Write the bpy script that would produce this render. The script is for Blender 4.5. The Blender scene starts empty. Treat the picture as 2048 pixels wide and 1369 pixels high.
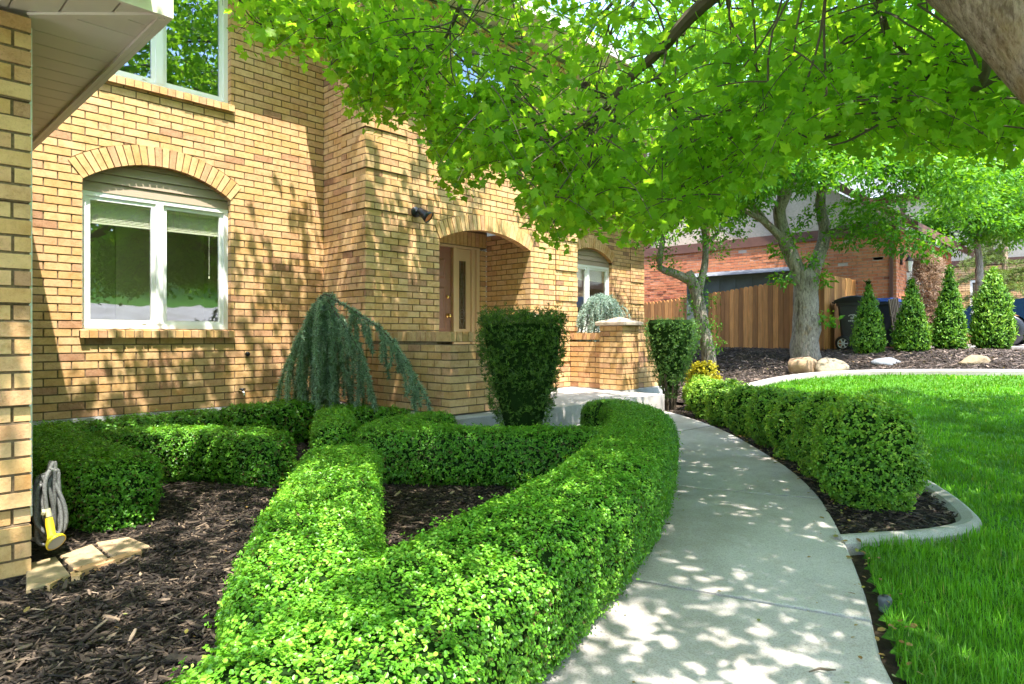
import bpy, math, random
import numpy as np
from math import pi, sin, cos, tan, atan2, sqrt, radians, hypot
rng = np.random.default_rng(11)
random.seed(5)
sc = bpy.context.scene
col = sc.collection

# ------------------------------------------------------------------ survey frame
# camera at the origin, X runs along the house front, Y into the house, lengths in metres
F0, CX, HY = 1300.0, 1024.0, 672.0
YAW = radians(43.9)
FD = np.array([cos(YAW), sin(YAW)]); RD = np.array([sin(YAW), -cos(YAW)])
GZ = -1.08                                   # level of the front garden
ZF = -0.76                                   # top of the foundation / porch floor

def ray(px):
    return FD + (px - CX) / F0 * RD
def at(px, d):
    r = ray(px) * d
    return float(r[0]), float(r[1])
def gp(px, py, z=GZ):
    return at(px, F0 * (-z) / (py - HY))
def project(P):
    P = np.asarray(P, float)
    d = P[..., 0] * FD[0] + P[..., 1] * FD[1]
    s = P[..., 0] * RD[0] + P[..., 1] * RD[1]
    dd = np.where(np.abs(d) < 1e-3, 1e-3, d)
    return CX + F0 * s / dd, HY - F0 * P[..., 2] / dd, d

TX = [-200, 7, 8, 9, 10.5, 12, 13, 14, 15, 16, 400]
TZ = [-1.08, -1.08, -1.05, -.99, -.83, -.62, -.44, -.33, -.27, -.25, -.25]
def tz(x):
    return np.interp(x, TX, TZ)

# ------------------------------------------------------------------ mesh building
ROOT = {}
class MB:
    def __init__(s):
        s.V = []; s.F = []; s.R = []; s.M = []; s.n = 0
    def add(s, V, F, rnd=.5, mi=0):
        V = np.asarray(V, float).reshape(-1, 3)
        if isinstance(F, list) and len({len(f) for f in F}) > 1:      # mixed face sizes
            b = s.n; s.V.append(V); s.n += len(V)
            for k in {len(f) for f in F}: s.faces(np.array([f for f in F if len(f) == k]) + b, rnd, mi)
            return s
        F = np.asarray(F, np.int64)
        s.V.append(V); s.F.append(F + s.n); s.n += len(V)
        r = np.broadcast_to(np.asarray(rnd, float), (len(F),)); s.R.append(r)
        s.M.append(np.full(len(F), mi))
        return s
    def faces(s, F, rnd=.5, mi=0):
        """more faces over vertices already added (absolute indices)"""
        F = np.asarray(F, np.int64); s.F.append(F); s.R.append(np.broadcast_to(np.asarray(rnd, float), (len(F),))); s.M.append(np.full(len(F), mi)); return s
    def hexa(s, c, rnd=.5, mi=0):
        """eight corners: bottom ring 0-3 (ccw seen from above), top ring 4-7"""
        return s.add(c, [[3, 2, 1, 0], [4, 5, 6, 7], [0, 1, 5, 4], [1, 2, 6, 5], [2, 3, 7, 6], [3, 0, 4, 7]], rnd, mi)
    def box(s, x0, x1, y0, y1, z0, z1, rnd=.5, mi=0):
        return s.hexa([(x0, y0, z0), (x1, y0, z0), (x1, y1, z0), (x0, y1, z0), (x0, y0, z1), (x1, y0, z1), (x1, y1, z1), (x0, y1, z1)], rnd, mi)
    def obox(s, c, ax, h, rnd=.5, mi=0):
        c = np.asarray(c, float); a, b, d = [np.asarray(v, float) * k for v, k in zip(ax, h)]
        return s.hexa([c - a - b - d, c + a - b - d, c + a + b - d, c - a + b - d, c - a - b + d, c + a - b + d, c + a + b + d, c - a + b + d], rnd, mi)
    def grid(s, G, closed=False, rnd=.5, mi=0):
        G = np.asarray(G, float); a, b = G.shape[:2]
        I = np.arange(a * b).reshape(a, b)
        if closed: I = np.concatenate([I, I[:, :1]], 1)
        q = np.stack([I[:-1, :-1], I[:-1, 1:], I[1:, 1:], I[1:, :-1]], -1).reshape(-1, 4)
        return s.add(G.reshape(-1, 3), q, rnd, mi)
    def tube(s, pts, rad, n=8, rnd=.5, mi=0, cap=True, jit=0):
        P = np.asarray(pts, float); k = len(P)
        R = np.broadcast_to(np.asarray(rad, float), (k,))
        T = np.gradient(P, axis=0); T /= np.linalg.norm(T, axis=1)[:, None] + 1e-12
        ref = np.array([0., 0., 1.]) if abs(T[0, 2]) < .9 else np.array([1., 0., 0.])
        A = np.cross(T, ref); A /= np.linalg.norm(A, axis=1)[:, None] + 1e-12
        B = np.cross(T, A)
        th = np.linspace(0, 2 * pi, n, endpoint=False)
        rr = R[:, None] * (1 + (jit * rng.standard_normal((k, n)) if jit else 0))
        G = P[:, None] + rr[..., None] * (np.cos(th)[None, :, None] * A[:, None] + np.sin(th)[None, :, None] * B[:, None])
        base = s.n
        s.grid(G, True, rnd, mi)
        if cap:
            s.add(G[0], [list(range(n))], rnd, mi); s.add(G[-1], [list(range(n - 1, -1, -1))], rnd, mi)
        return s
    def lathe(s, prof, c=(0, 0, 0), n=20, rnd=.5, mi=0, axis='z'):
        th = np.linspace(0, 2 * pi, n, endpoint=False)
        G = np.array([[(r * cos(t), r * sin(t), z) for t in th] for r, z in prof])
        if axis == 'y': G = G[..., [0, 2, 1]]
        if axis == 'x': G = G[..., [2, 0, 1]]
        return s.grid(G + np.asarray(c, float), True, rnd, mi)
    def poly(s, V, rnd=.5, mi=0):
        return s.add(V, [list(range(len(V)))], rnd, mi)
    def prism(s, P2, z0, z1, rnd=.5, mi=0):
        """vertical prism over a plan polygon (ccw); z0/z1 may be callables of x"""
        n = len(P2); f0 = z0 if callable(z0) else (lambda x: z0); f1 = z1 if callable(z1) else (lambda x: z1)
        V = [(x, y, f0(x)) for x, y in P2] + [(x, y, f1(x)) for x, y in P2]
        s.add(V, [list(range(n, 2 * n))], rnd, mi); s.add(V, [list(range(n - 1, -1, -1))], rnd, mi)
        s.add(V, [[i, (i + 1) % n, n + (i + 1) % n, n + i] for i in range(n)], rnd, mi)
        return s
    def extrude(s, P, d, rnd=.5, mi=0):
        """planar polygon P (n,3) pushed along vector d"""
        P = np.asarray(P, float); n = len(P); V = np.concatenate([P, P + np.asarray(d, float)])
        s.add(V, [list(range(n - 1, -1, -1))], rnd, mi); s.add(V, [list(range(n, 2 * n))], rnd, mi)
        s.add(V, [[i, (i + 1) % n, n + (i + 1) % n, n + i] for i in range(n)], rnd, mi)
        return s
    def data(s, name, mats, off=(0, 0, 0), smooth=False):
        V = np.concatenate(s.V) - np.asarray(off, float)
        me = bpy.data.meshes.new(name)
        me.vertices.add(len(V)); me.vertices.foreach_set('co', V.astype(np.float32).ravel())
        li = np.concatenate([f.ravel() for f in s.F]).astype(np.int32)
        tot = np.concatenate([np.full(len(f), f.shape[1]) for f in s.F]).astype(np.int32)
        st = np.concatenate([[0], np.cumsum(tot)[:-1]]).astype(np.int32)
        me.loops.add(len(li)); me.loops.foreach_set('vertex_index', li)
        me.polygons.add(len(tot)); me.polygons.foreach_set('loop_start', st); me.polygons.foreach_set('loop_total', tot)
        me.polygons.foreach_set('material_index', np.concatenate(s.M).astype(np.int32))
        if smooth: me.polygons.foreach_set('use_smooth', np.ones(len(tot), bool))
        else: me.polygons.foreach_set('use_smooth', np.zeros(len(tot), bool))
        a = me.attributes.new('rnd', 'FLOAT', 'FACE'); a.data.foreach_set('value', np.concatenate(s.R).astype(np.float32))
        for m in (mats if isinstance(mats, (list, tuple)) else [mats]): me.materials.append(m)
        me.update(calc_edges=True); me.validate()
        return me
    def part(s, name, mats, parent, smooth=False, label=None):
        off = ROOT[parent.name]
        o = bpy.data.objects.new(name, s.data(name, mats, off, smooth)); col.objects.link(o)
        o.parent = parent; ROOT[o.name] = off
        if label: o['label'] = label
        return o
    def single(s, name, mats, loc, smooth=False):
        o = bpy.data.objects.new(name, s.data(name, mats, loc, smooth)); col.objects.link(o)
        o.location = loc; ROOT[o.name] = np.asarray(loc, float)
        return o

def tag(o, label=None, cat=None, group=None, kind=None):
    if label: o['label'] = label
    if cat: o['category'] = cat
    if group: o['group'] = group
    if kind: o['kind'] = kind
    return o
def thing(name, loc, label, cat, group=None):
    o = bpy.data.objects.new(name, None); col.objects.link(o); o.location = loc
    o.empty_display_size = .2; ROOT[o.name] = np.asarray(loc, float)
    return tag(o, label, cat, group)

# ------------------------------------------------------------------ materials
def mat(name):
    m = bpy.data.materials.new(name); m.use_nodes = True
    nt = m.node_tree; nt.nodes.clear()
    return m, nt, nt.nodes.new('ShaderNodeOutputMaterial')
def nd(nt, t, **kw):
    n = nt.nodes.new(t)
    for k, v in kw.items():
        if k in n.inputs.keys(): n.inputs[k].default_value = v
        else: setattr(n, k, v)
    return n
def ramp(nt, fac, stops, interp='LINEAR'):
    r = nt.nodes.new('ShaderNodeValToRGB'); r.color_ramp.interpolation = interp
    el = r.color_ramp.elements
    while len(el) < len(stops): el.new(.5)
    for e, (p, c) in zip(el, stops):
        e.position = p; e.color = (c[0], c[1], c[2], 1) if len(c) == 3 else c
    nt.links.new(fac, r.inputs[0]); return r
def noise(nt, scale, detail=4, rough=.6, coord=None, dim='3D'):
    n = nd(nt, 'ShaderNodeTexNoise', Scale=scale, Detail=detail, Roughness=rough)
    if coord is None:
        coord = nt.nodes.new('ShaderNodeTexCoord').outputs['Object']
    nt.links.new(coord, n.inputs['Vector']); return n
def mixc(nt, a, b, fac, mode='MIX'):
    m = nt.nodes.new('ShaderNodeMix'); m.data_type = 'RGBA'; m.blend_type = mode
    for sock, v in ((m.inputs[0], fac), (m.inputs[6], a), (m.inputs[7], b)):
        if hasattr(v, 'links'): nt.links.new(v, sock)
        elif isinstance(v, (int, float)): sock.default_value = v
        else: sock.default_value = (*v, 1)
    return m.outputs[2]
def bump(nt, h, strength, dist, p):
    b = nd(nt, 'ShaderNodeBump', Strength=strength, Distance=dist)
    nt.links.new(h, b.inputs['Height']); nt.links.new(b.outputs[0], p.inputs['Normal'])
def attr(nt, n='rnd'):
    a = nt.nodes.new('ShaderNodeAttribute'); a.attribute_name = n; return a.outputs['Fac']

def m_plain(name, c, rough=.5, metal=0, spec=.5, nscale=0, namt=.15, bumpd=0):
    m, nt, out = mat(name)
    p = nd(nt, 'ShaderNodeBsdfPrincipled'); p.inputs['Base Color'].default_value = (*c, 1)
    p.inputs['Roughness'].default_value = rough; p.inputs['Metallic'].default_value = metal
    p.inputs['Specular IOR Level'].default_value = spec
    if nscale:
        n = noise(nt, nscale, 5)
        d = tuple(x * (1 - namt) for x in c); l = tuple(min(1, x * (1 + namt)) for x in c)
        r = ramp(nt, n.outputs[0], [(.3, d), (.7, l)]); nt.links.new(r.outputs[0], p.inputs['Base Color'])
        if bumpd: bump(nt, n.outputs[0], .6, bumpd, p)
    nt.links.new(p.outputs[0], out.inputs[0]); return m

def m_leaf(name, stops, trans=.4, tcol=None, rough=.45, spec=.35, patch=None):
    m, nt, out = mat(name)
    a = attr(nt); r = ramp(nt, a, stops); c = r.outputs[0]
    if patch:
        n = noise(nt, patch, 2, .5)
        f = ramp(nt, n.outputs[0], [(.35, (.72, .72, .72)), (.65, (1.2, 1.2, 1.1))])
        c = mixc(nt, c, f.outputs[0], 1.0, 'MULTIPLY')
    p = nd(nt, 'ShaderNodeBsdfPrincipled'); p.inputs['Roughness'].default_value = rough
    p.inputs['Specular IOR Level'].default_value = spec
    nt.links.new(c, p.inputs['Base Color'])
    t = nt.nodes.new('ShaderNodeBsdfTranslucent')
    tc = mixc(nt, c, tcol or (1.5, 1.25, .35), 1.0, 'MULTIPLY')
    nt.links.new(tc, t.inputs[0])
    mx = nd(nt, 'ShaderNodeMixShader'); mx.inputs[0].default_value = trans
    nt.links.new(p.outputs[0], mx.inputs[1]); nt.links.new(t.outputs[0], mx.inputs[2])
    nt.links.new(mx.outputs[0], out.inputs[0]); return m

def m_brick(name, stops, spot, spotamt=.6):
    m, nt, out = mat(name)
    a = attr(nt); r = ramp(nt, a, stops)
    n1 = noise(nt, 9, 5, .7); n2 = noise(nt, 95, 3, .6); n3 = noise(nt, 22, 4, .75)
    lo = ramp(nt, n1.outputs[0], [(.3, (.80, .70, .58)), (.5, (1, .98, .95)), (.7, (1.12, 1.12, 1.12))])
    c = mixc(nt, r.outputs[0], lo.outputs[0], 1, 'MULTIPLY')
    sp = ramp(nt, n2.outputs[0], [(.56, (0, 0, 0)), (.64, (1, 1, 1))])
    sp2 = ramp(nt, n3.outputs[0], [(.5, (0, 0, 0)), (.66, (1, 1, 1))])
    # iron spotting is heavier on the darker bricks
    w = ramp(nt, a, [(.5, (.38, .38, .38)), (.95, (1, 1, 1))])
    f = mixc(nt, sp.outputs[0], sp2.outputs[0], .55); f = mixc(nt, f, w.outputs[0], 1, 'MULTIPLY')
    f2 = nd(nt, 'ShaderNodeMath', operation='MULTIPLY'); f2.inputs[1].default_value = spotamt
    nt.links.new(f, f2.inputs[0])
    c = mixc(nt, c, spot, f2.outputs[0])
    p = nd(nt, 'ShaderNodeBsdfPrincipled', Roughness=.85); p.inputs['Specular IOR Level'].default_value = .25
    nt.links.new(c, p.inputs['Base Color'])
    bump(nt, n2.outputs[0], .5, .004, p)
    nt.links.new(p.outputs[0], out.inputs[0]); return m

def m_bark(name, c0, c1, scale=7):
    m, nt, out = mat(name)
    co = nt.nodes.new('ShaderNodeTexCoord').outputs['Object']
    mp = nd(nt, 'ShaderNodeMapping'); mp.inputs['Scale'].default_value = (1, 1, .28)
    nt.links.new(co, mp.inputs[0])
    n = noise(nt, scale * 2.2, 6, .7, mp.outputs[0])
    nw = noise(nt, 9, 4, .7); wv = nd(nt, 'ShaderNodeVectorMath', operation='SCALE'); wv.inputs['Scale'].default_value = .16; nt.links.new(nw.outputs['Color'], wv.inputs[0])
    wa = nd(nt, 'ShaderNodeVectorMath', operation='ADD'); nt.links.new(mp.outputs[0], wa.inputs[0]); nt.links.new(wv.outputs[0], wa.inputs[1])
    v = nd(nt, 'ShaderNodeTexVoronoi', Scale=scale * 8, feature='DISTANCE_TO_EDGE'); nt.links.new(wa.outputs[0], v.inputs['Vector'])
    r = ramp(nt, n.outputs[0], [(.34, c0), (.50, c1), (.56, tuple(x * .75 for x in c1)), (.70, tuple(min(1, x * 1.45) for x in c1))])
    e = ramp(nt, v.outputs['Distance'], [(0, (1, 1, 1)), (.10, (1, 1, 1))])
    c = mixc(nt, r.outputs[0], e.outputs[0], 1, 'MULTIPLY')
    nf = noise(nt, scale * 9, 5, .75, mp.outputs[0]); ff = ramp(nt, nf.outputs[0], [(.36, (.50, .46, .43)), (.52, (1, 1, 1)), (.7, (1.2, 1.2, 1.2))]); c = mixc(nt, c, ff.outputs[0], 1, 'MULTIPLY')
    n2 = noise(nt, 3.1, 3)
    l = ramp(nt, n2.outputs[0], [(.60, (0, 0, 0)), (.70, (1, 1, 1))])
    c = mixc(nt, c, (.36, .20, .05), mixc(nt, (0, 0, 0), l.outputs[0], .45))
    p = nd(nt, 'ShaderNodeBsdfPrincipled', Roughness=.9); p.inputs['Specular IOR Level'].default_value = .2
    nt.links.new(c, p.inputs['Base Color'])
    h = nd(nt, 'ShaderNodeMath', operation='ADD'); nt.links.new(n.outputs[0], h.inputs[0]); nt.links.new(nf.outputs[0], h.inputs[1])
    bump(nt, h.outputs[0], 1, .03, p)
    nt.links.new(p.outputs[0], out.inputs[0]); return m

def m_concrete(name, c, stain=(.30, .25, .19)):
    m, nt, out = mat(name)
    n1 = noise(nt, 1.3, 5, .65); n2 = noise(nt, 160, 2, .7); n3 = noise(nt, 11, 6, .7)
    r = ramp(nt, n1.outputs[0], [(.3, tuple(x * .86 for x in c)), (.7, tuple(x * 1.06 for x in c))])
    s = ramp(nt, n2.outputs[0], [(.35, (.74, .73, .72)), (.5, (1, 1, 1)), (.72, (1.14, 1.14, 1.13))])
    k = mixc(nt, r.outputs[0], s.outputs[0], 1, 'MULTIPLY')
    st = ramp(nt, n3.outputs[0], [(.52, (0, 0, 0)), (.75, (1, 1, 1))])
    k = mixc(nt, k, stain, mixc(nt, (0, 0, 0), st.outputs[0], .5))
    n4 = noise(nt, .8, 6, .7); bl = ramp(nt, n4.outputs[0], [(.38, (.80, .78, .75)), (.55, (1, 1, 1)), (.7, (1.06, 1.05, 1.04))]); k = mixc(nt, k, bl.outputs[0], 1, 'MULTIPLY')
    p = nd(nt, 'ShaderNodeBsdfPrincipled', Roughness=.85); p.inputs['Specular IOR Level'].default_value = .25
    nt.links.new(k, p.inputs['Base Color']); bump(nt, n2.outputs[0], .35, .002, p)
    nt.links.new(p.outputs[0], out.inputs[0]); return m

def m_glass(name, refl=.45, tint=(.75, .8, .78), gc=(.92, .95, .96)):
    m, nt, out = mat(name)
    g = nt.nodes.new('ShaderNodeBsdfGlossy'); g.inputs['Roughness'].default_value = .012; g.inputs['Color'].default_value = (*gc, 1)
    n = noise(nt, 2.2, 2); b = nd(nt, 'ShaderNodeBump', Strength=.25, Distance=.004)
    nt.links.new(n.outputs[0], b.inputs['Height']); nt.links.new(b.outputs[0], g.inputs['Normal'])
    t = nt.nodes.new('ShaderNodeBsdfTransparent'); t.inputs[0].default_value = (*tint, 1)
    fr = nd(nt, 'ShaderNodeLayerWeight', Blend=.22)
    ad = nd(nt, 'ShaderNodeMath', operation='ADD', use_clamp=True); ad.inputs[1].default_value = refl
    f3 = nd(nt, 'ShaderNodeMath', operation='POWER'); f3.inputs[1].default_value = 3; nt.links.new(fr.outputs['Facing'], f3.inputs[0])
    nt.links.new(f3.outputs[0], ad.inputs[0])
    mx = nt.nodes.new('ShaderNodeMixShader'); nt.links.new(ad.outputs[0], mx.inputs[0])
    nt.links.new(t.outputs[0], mx.inputs[1]); nt.links.new(g.outputs[0], mx.inputs[2])
    nt.links.new(mx.outputs[0], out.inputs[0]); return m

def m_wood(name, c, scale=3):
    m, nt, out = mat(name)
    co = nt.nodes.new('ShaderNodeTexCoord').outputs['Object']
    mp = nd(nt, 'ShaderNodeMapping'); mp.inputs['Scale'].default_value = (9, 9, .8); nt.links.new(co, mp.inputs[0])
    n = noise(nt, scale, 6, .7, mp.outputs[0])
    r = ramp(nt, n.outputs[0], [(.3, tuple(x * .62 for x in c)), (.55, c), (.75, tuple(min(1, x * 1.3) for x in c))])
    a = attr(nt); ar = ramp(nt, a, [(0, (.5, .46, .42)), (1, (1.35, 1.35, 1.35))])
    k = mixc(nt, r.outputs[0], ar.outputs[0], 1, 'MULTIPLY')
    p = nd(nt, 'ShaderNodeBsdfPrincipled', Roughness=.7); p.inputs['Specular IOR Level'].default_value = .3
    nt.links.new(k, p.inputs['Base Color']); bump(nt, n.outputs[0], .4, .004, p)
    nt.links.new(p.outputs[0], out.inputs[0]); return m

def m_rnd(name, stops, rough=.85, nscale=40, bd=.003):
    m, nt, out = mat(name)
    r = ramp(nt, attr(nt), stops); n = noise(nt, nscale, 4, .7)
    v = ramp(nt, n.outputs[0], [(.3, (.7, .7, .7)), (.7, (1.25, 1.25, 1.25))])
    p = nd(nt, 'ShaderNodeBsdfPrincipled', Roughness=rough); p.inputs['Specular IOR Level'].default_value = .3
    nt.links.new(mixc(nt, r.outputs[0], v.outputs[0], 1, 'MULTIPLY'), p.inputs['Base Color'])
    bump(nt, n.outputs[0], .5, bd, p)
    nt.links.new(p.outputs[0], out.inputs[0]); return m

def m_ground(name, stops, scale=6, rough=.95, bd=.02):
    m, nt, out = mat(name)
    n = noise(nt, scale, 8, .75); r = ramp(nt, n.outputs[0], stops)
    p = nd(nt, 'ShaderNodeBsdfPrincipled', Roughness=rough); p.inputs['Specular IOR Level'].default_value = .2
    nt.links.new(r.outputs[0], p.inputs['Base Color']); bump(nt, n.outputs[0], .8, bd, p)
    nt.links.new(p.outputs[0], out.inputs[0]); return m

M = {}
M['brick'] = m_brick('tan_brick', [(0, (.55, .325, .135)), (.2, (.60, .375, .17)), (.45, (.64, .425, .22)), (.62, (.59, .35, .185)), (.78, (.51, .295, .165)), (.92, (.42, .235, .135)), (1, (.29, .165, .10))], (.17, .085, .04), .75)
M['mortar'] = m_plain('mortar', (.20, .145, .09), .95, spec=.1, nscale=60, namt=.3)
M['redbrick'] = m_brick('red_brick', [(0, (.52, .18, .085)), (.4, (.60, .25, .125)), (.75, (.50, .17, .085)), (1, (.26, .09, .06))], (.12, .05, .04), .4)
M['redmortar'] = m_plain('pale_mortar', (.50, .40, .33), .95, spec=.1, nscale=60)
M['concrete'] = m_concrete('walk_concrete', (.49, .45, .43))
M['foundation'] = m_concrete('foundation_concrete', (.52, .52, .52))
M['edging'] = m_concrete('edging_concrete', (.47, .44, .42))
M['capstone'] = m_concrete('cast_cap', (.46, .37, .29), (.06, .045, .035))
M['vinyl'] = m_plain('white_vinyl', (.80, .80, .78), .35)
M['soffit'] = m_plain('beige_aluminium', (.74, .67, .60), .42, spec=.5, nscale=2.5, namt=.06)
M['siding'] = m_plain('tympanum_siding', (.33, .25, .18), .55, nscale=5, namt=.06)
M['roof'] = m_rnd('roof_shingle', [(0, (.13, .11, .10)), (1, (.24, .21, .19))])
M['glass'] = m_glass('window_glass', .26, (.9, .93, .9), gc=(.8, .84, .86))
M['glass_up'] = m_glass('upper_window_glass', .7, gc=(.30, .35, .43))
M['blind'] = m_plain('blind_slats', (.85, .82, .66), .5)
M['room'] = m_plain('room_paint', (.58, .54, .46), .9)
M['door'] = m_plain('brown_door_paint', (.27, .125, .085), .45, nscale=30, namt=.05)
M['trim'] = m_plain('tan_trim_paint', (.60, .43, .27), .45)
M['side_glass'] = m_glass('leaded_glass', .25, (.25, .27, .24))
M['lead'] = m_plain('lead_came', (.35, .34, .30), .3, .8)
M['brass'] = m_plain('brass', (.83, .58, .20), .2, 1)
M['black'] = m_plain('black_plastic', (.015, .017, .022), .35)
M['ceil'] = m_plain('porch_ceiling_paint', (.72, .74, .76), .7)
M['orange'] = m_plain('orange_lens', (.65, .20, .05), .25)
M['chrome'] = m_plain('chrome', (.7, .7, .7), .2, 1)
M['bark'] = m_bark('maple_bark', (.20, .125, .085), (.46, .33, .25), 5)
M['bark2'] = m_bark('grey_bark', (.11, .09, .07), (.33, .29, .24), 5)
M['twig'] = m_plain('twig_bark', (.10, .075, .05), .8, nscale=20)
G = M
M['maple'] = m_leaf('maple_leaf', [(0, (.10, .26, .02)), (.5, (.165, .37, .03)), (1, (.26, .48, .045))], .70, (2.2, 1.7, .8))
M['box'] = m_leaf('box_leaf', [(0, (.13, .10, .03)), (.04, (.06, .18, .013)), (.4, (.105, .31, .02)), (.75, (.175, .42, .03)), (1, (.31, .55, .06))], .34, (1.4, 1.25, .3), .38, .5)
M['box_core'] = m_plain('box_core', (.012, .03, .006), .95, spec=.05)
M['box2'] = m_leaf('sunlit_box_leaf', [(0, (.07, .20, .018)), (.5, (.17, .38, .03)), (1, (.38, .56, .06))], .34, (1.4, 1.25, .3), .42, .5)  # box leaf again, its colour lightened for the sun on the ball row
M['tree2'] = m_leaf('neighbour_leaf', [(0, (.05, .17, .012)), (.5, (.10, .29, .018)), (1, (.20, .42, .03))], .5, (1.7, 1.35, .35))
M['thuja'] = m_leaf('thuja_spray', [(0, (.05, .14, .015)), (.5, (.12, .28, .024)), (1, (.25, .42, .04))], .32, (1.3, 1.2, .4))
M['yew'] = m_leaf('yew_needle', [(0, (.028, .07, .012)), (.6, (.075, .16, .022)), (1, (.20, .36, .04))], .12, (1.3, 1.2, .4))
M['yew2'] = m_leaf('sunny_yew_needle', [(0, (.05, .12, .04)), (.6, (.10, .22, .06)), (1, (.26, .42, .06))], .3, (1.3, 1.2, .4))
M['cedar'] = m_leaf('blue_cedar_needle', [(0, (.14, .23, .14)), (.5, (.26, .39, .25)), (1, (.44, .57, .42))], .35, (1.2, 1.2, 1.0))
M['spruce'] = m_leaf('silver_spruce_needle', [(0, (.18, .28, .23)), (.5, (.32, .44, .37)), (1, (.5, .62, .54))], .3, (1.1, 1.1, 1.0))
M['gold'] = m_leaf('golden_leaf', [(0, (.28, .26, .01)), (.5, (.46, .41, .015)), (1, (.62, .54, .03))], .35, (1.3, 1.2, .3))
M['tan'] = m_leaf('dried_needle', [(0, (.22, .14, .09)), (.6, (.38, .26, .17)), (1, (.50, .36, .25))], .2, (1.1, 1, .8))
M['pine'] = m_leaf('pine_needle', [(0, (.08, .14, .03)), (.5, (.15, .22, .05)), (1, (.25, .30, .08))], .25, (1.3, 1.2, .4))
M['grass'] = m_leaf('grass_blade', [(0, (.065, .20, .010)), (.5, (.12, .34, .016)), (.9, (.19, .44, .025)), (1, (.36, .40, .12))], .38, (1.5, 1.3, .3), .45, .35, 1.6)
M['turf'] = m_ground('turf', [(.3, (.025, .085, .006)), (.6, (.06, .18, .012)), (.8, (.09, .23, .02))], 30)
M['soil'] = m_ground('soil', [(.3, (.035, .025, .018)), (.7, (.09, .065, .045))], 25)
M['mulch_bed'] = m_ground('mulch_bed', [(.3, (.012, .009, .007)), (.6, (.04, .03, .024)), (.8, (.085, .062, .05))], 45, bd=.03)
M['chip'] = m_rnd('bark_chip', [(0, (.013, .010, .008)), (.4, (.038, .028, .021)), (.7, (.095, .068, .048)), (.88, (.21, .15, .105)), (1, (.35, .26, .18))], .8, 60)
M['chip_far'] = m_rnd('paler_bark_chip', [(0, (.05, .04, .036)), (.5, (.12, .09, .075)), (.85, (.24, .175, .14)), (1, (.36, .27, .22))], .85, 60)  # paler, pinker chip colours for the far bed
M['paver'] = m_rnd('flagstone', [(0, (.27, .215, .12)), (.5, (.36, .26, .15)), (1, (.40, .28, .17))], .85, 14, .006)
M['rock'] = m_rnd('boulder', [(0, (.34, .22, .13)), (.35, (.36, .28, .19)), (.6, (.20, .215, .24)), (.8, (.36, .33, .27)), (1, (.25, .19, .12))], .9, 7, .05)
M['cedarwood'] = m_wood('cedar_board', (.60, .27, .08))
M['oldwood'] = m_wood('weathered_timber', (.20, .14, .085))
M['asphalt'] = m_concrete('asphalt', (.10, .10, .10), (.06, .06, .06))
M['leaf_litter'] = m_leaf('leaf_litter', [(0, (.20, .10, .035)), (.6, (.30, .19, .06)), (.85, (.16, .19, .05)), (1, (.40, .30, .06))], .15)
# ------------------------------------------------------------------ foliage helpers
def unit(v):
    return v / (np.linalg.norm(v, axis=-1, keepdims=True) + 1e-12)
OVAL = (np.array([(0, 0, 0), (.25, .30, .05), (.72, .31, .05), (1, 0, -.04), (.72, -.31, .05), (.25, -.30, .05)]), [[0, 1, 2, 3], [0, 3, 4, 5]])
_h = [(-.08, .34), (.08, .37), (.18, .31), (.36, .50), (.56, .61), (.61, .42), (.57, .27), (.70, .31), (.82, .15)]
_mo = [(0, 0)] + _h + [(1.06, 0)] + [(a, -b) for a, b in _h[::-1]]
MAPLE = (np.array([(.36, 0, 0)] + [(a, b, -.30 * ((a - .36) ** 2 + b * b) + .16 * abs(b)) for a, b in _mo]), [[0, i, i % 20 + 1] for i in range(1, 21)])
BLADE = (np.array([(0, .10, 0), (0, -.10, 0), (.6, -.07, 0), (.6, .07, 0), (1, 0, -.05)]), None)
SPRAY = (np.array([(0, 0, 0), (.35, .20, .03), (.8, .13, 0), (1.05, 0, -.03), (.8, -.13, 0), (.35, -.20, .03)]), [[0, 1, 2, 3], [0, 3, 4, 5]])
NEEDLE = (np.array([(0, .055, 0), (0, -.055, 0), (1, -.02, 0), (1, .02, 0)]), [[0, 1, 2, 3]])
POINT = (np.array([(0, 0, 0), (.3, .24, .04), (1, 0, -.06), (.3, -.24, .04)]), [[0, 1, 2, 3]])

def leaves(mb, P, N, T, size, shape, rnd, mi=0):
    """one small leaf at every P: N its normal, T the way it points"""
    P = np.asarray(P); N = unit(N); T = unit(T - (T * N).sum(-1, keepdims=True) * N); B = np.cross(N, T)
    o, f = shape; k = len(o)
    size = np.broadcast_to(np.asarray(size, float), (len(P),))
    V = P[:, None] + size[:, None, None] * (o[None, :, :1] * T[:, None] + o[None, :, 1:2] * B[:, None] + o[None, :, 2:] * N[:, None])
    f = np.asarray(f)
    F = (np.arange(len(P))[:, None, None] * k + f[None]).reshape(-1, f.shape[1])
    mb.add(V.reshape(-1, 3), F, np.repeat(np.broadcast_to(rnd, (len(P),)), len(f)), mi)

def sample_quads(Gd, n, closed=False):
    """n random points with normals on a quad grid, by area"""
    if closed: Gd = np.concatenate([Gd, Gd[:, :1]], 1)
    a, b, c, d = Gd[:-1, :-1].reshape(-1, 3), Gd[:-1, 1:].reshape(-1, 3), Gd[1:, 1:].reshape(-1, 3), Gd[1:, :-1].reshape(-1, 3)
    nr = np.cross(c - a, d - b); ar = np.linalg.norm(nr, axis=1); nr = unit(nr)
    i = rng.choice(len(a), n, p=ar / ar.sum())
    u, v = rng.random((2, n, 1))
    P = (a[i] * (1 - u) + b[i] * u) * (1 - v) + (d[i] * (1 - u) + c[i] * u) * v
    return P, nr[i]
def qarea(Gd):
    a, b, c, d = Gd[:-1, :-1], Gd[:-1, 1:], Gd[1:, 1:], Gd[1:, :-1]
    return float(np.linalg.norm(np.cross(c - a, d - b), axis=-1).sum() / 2)
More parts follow.
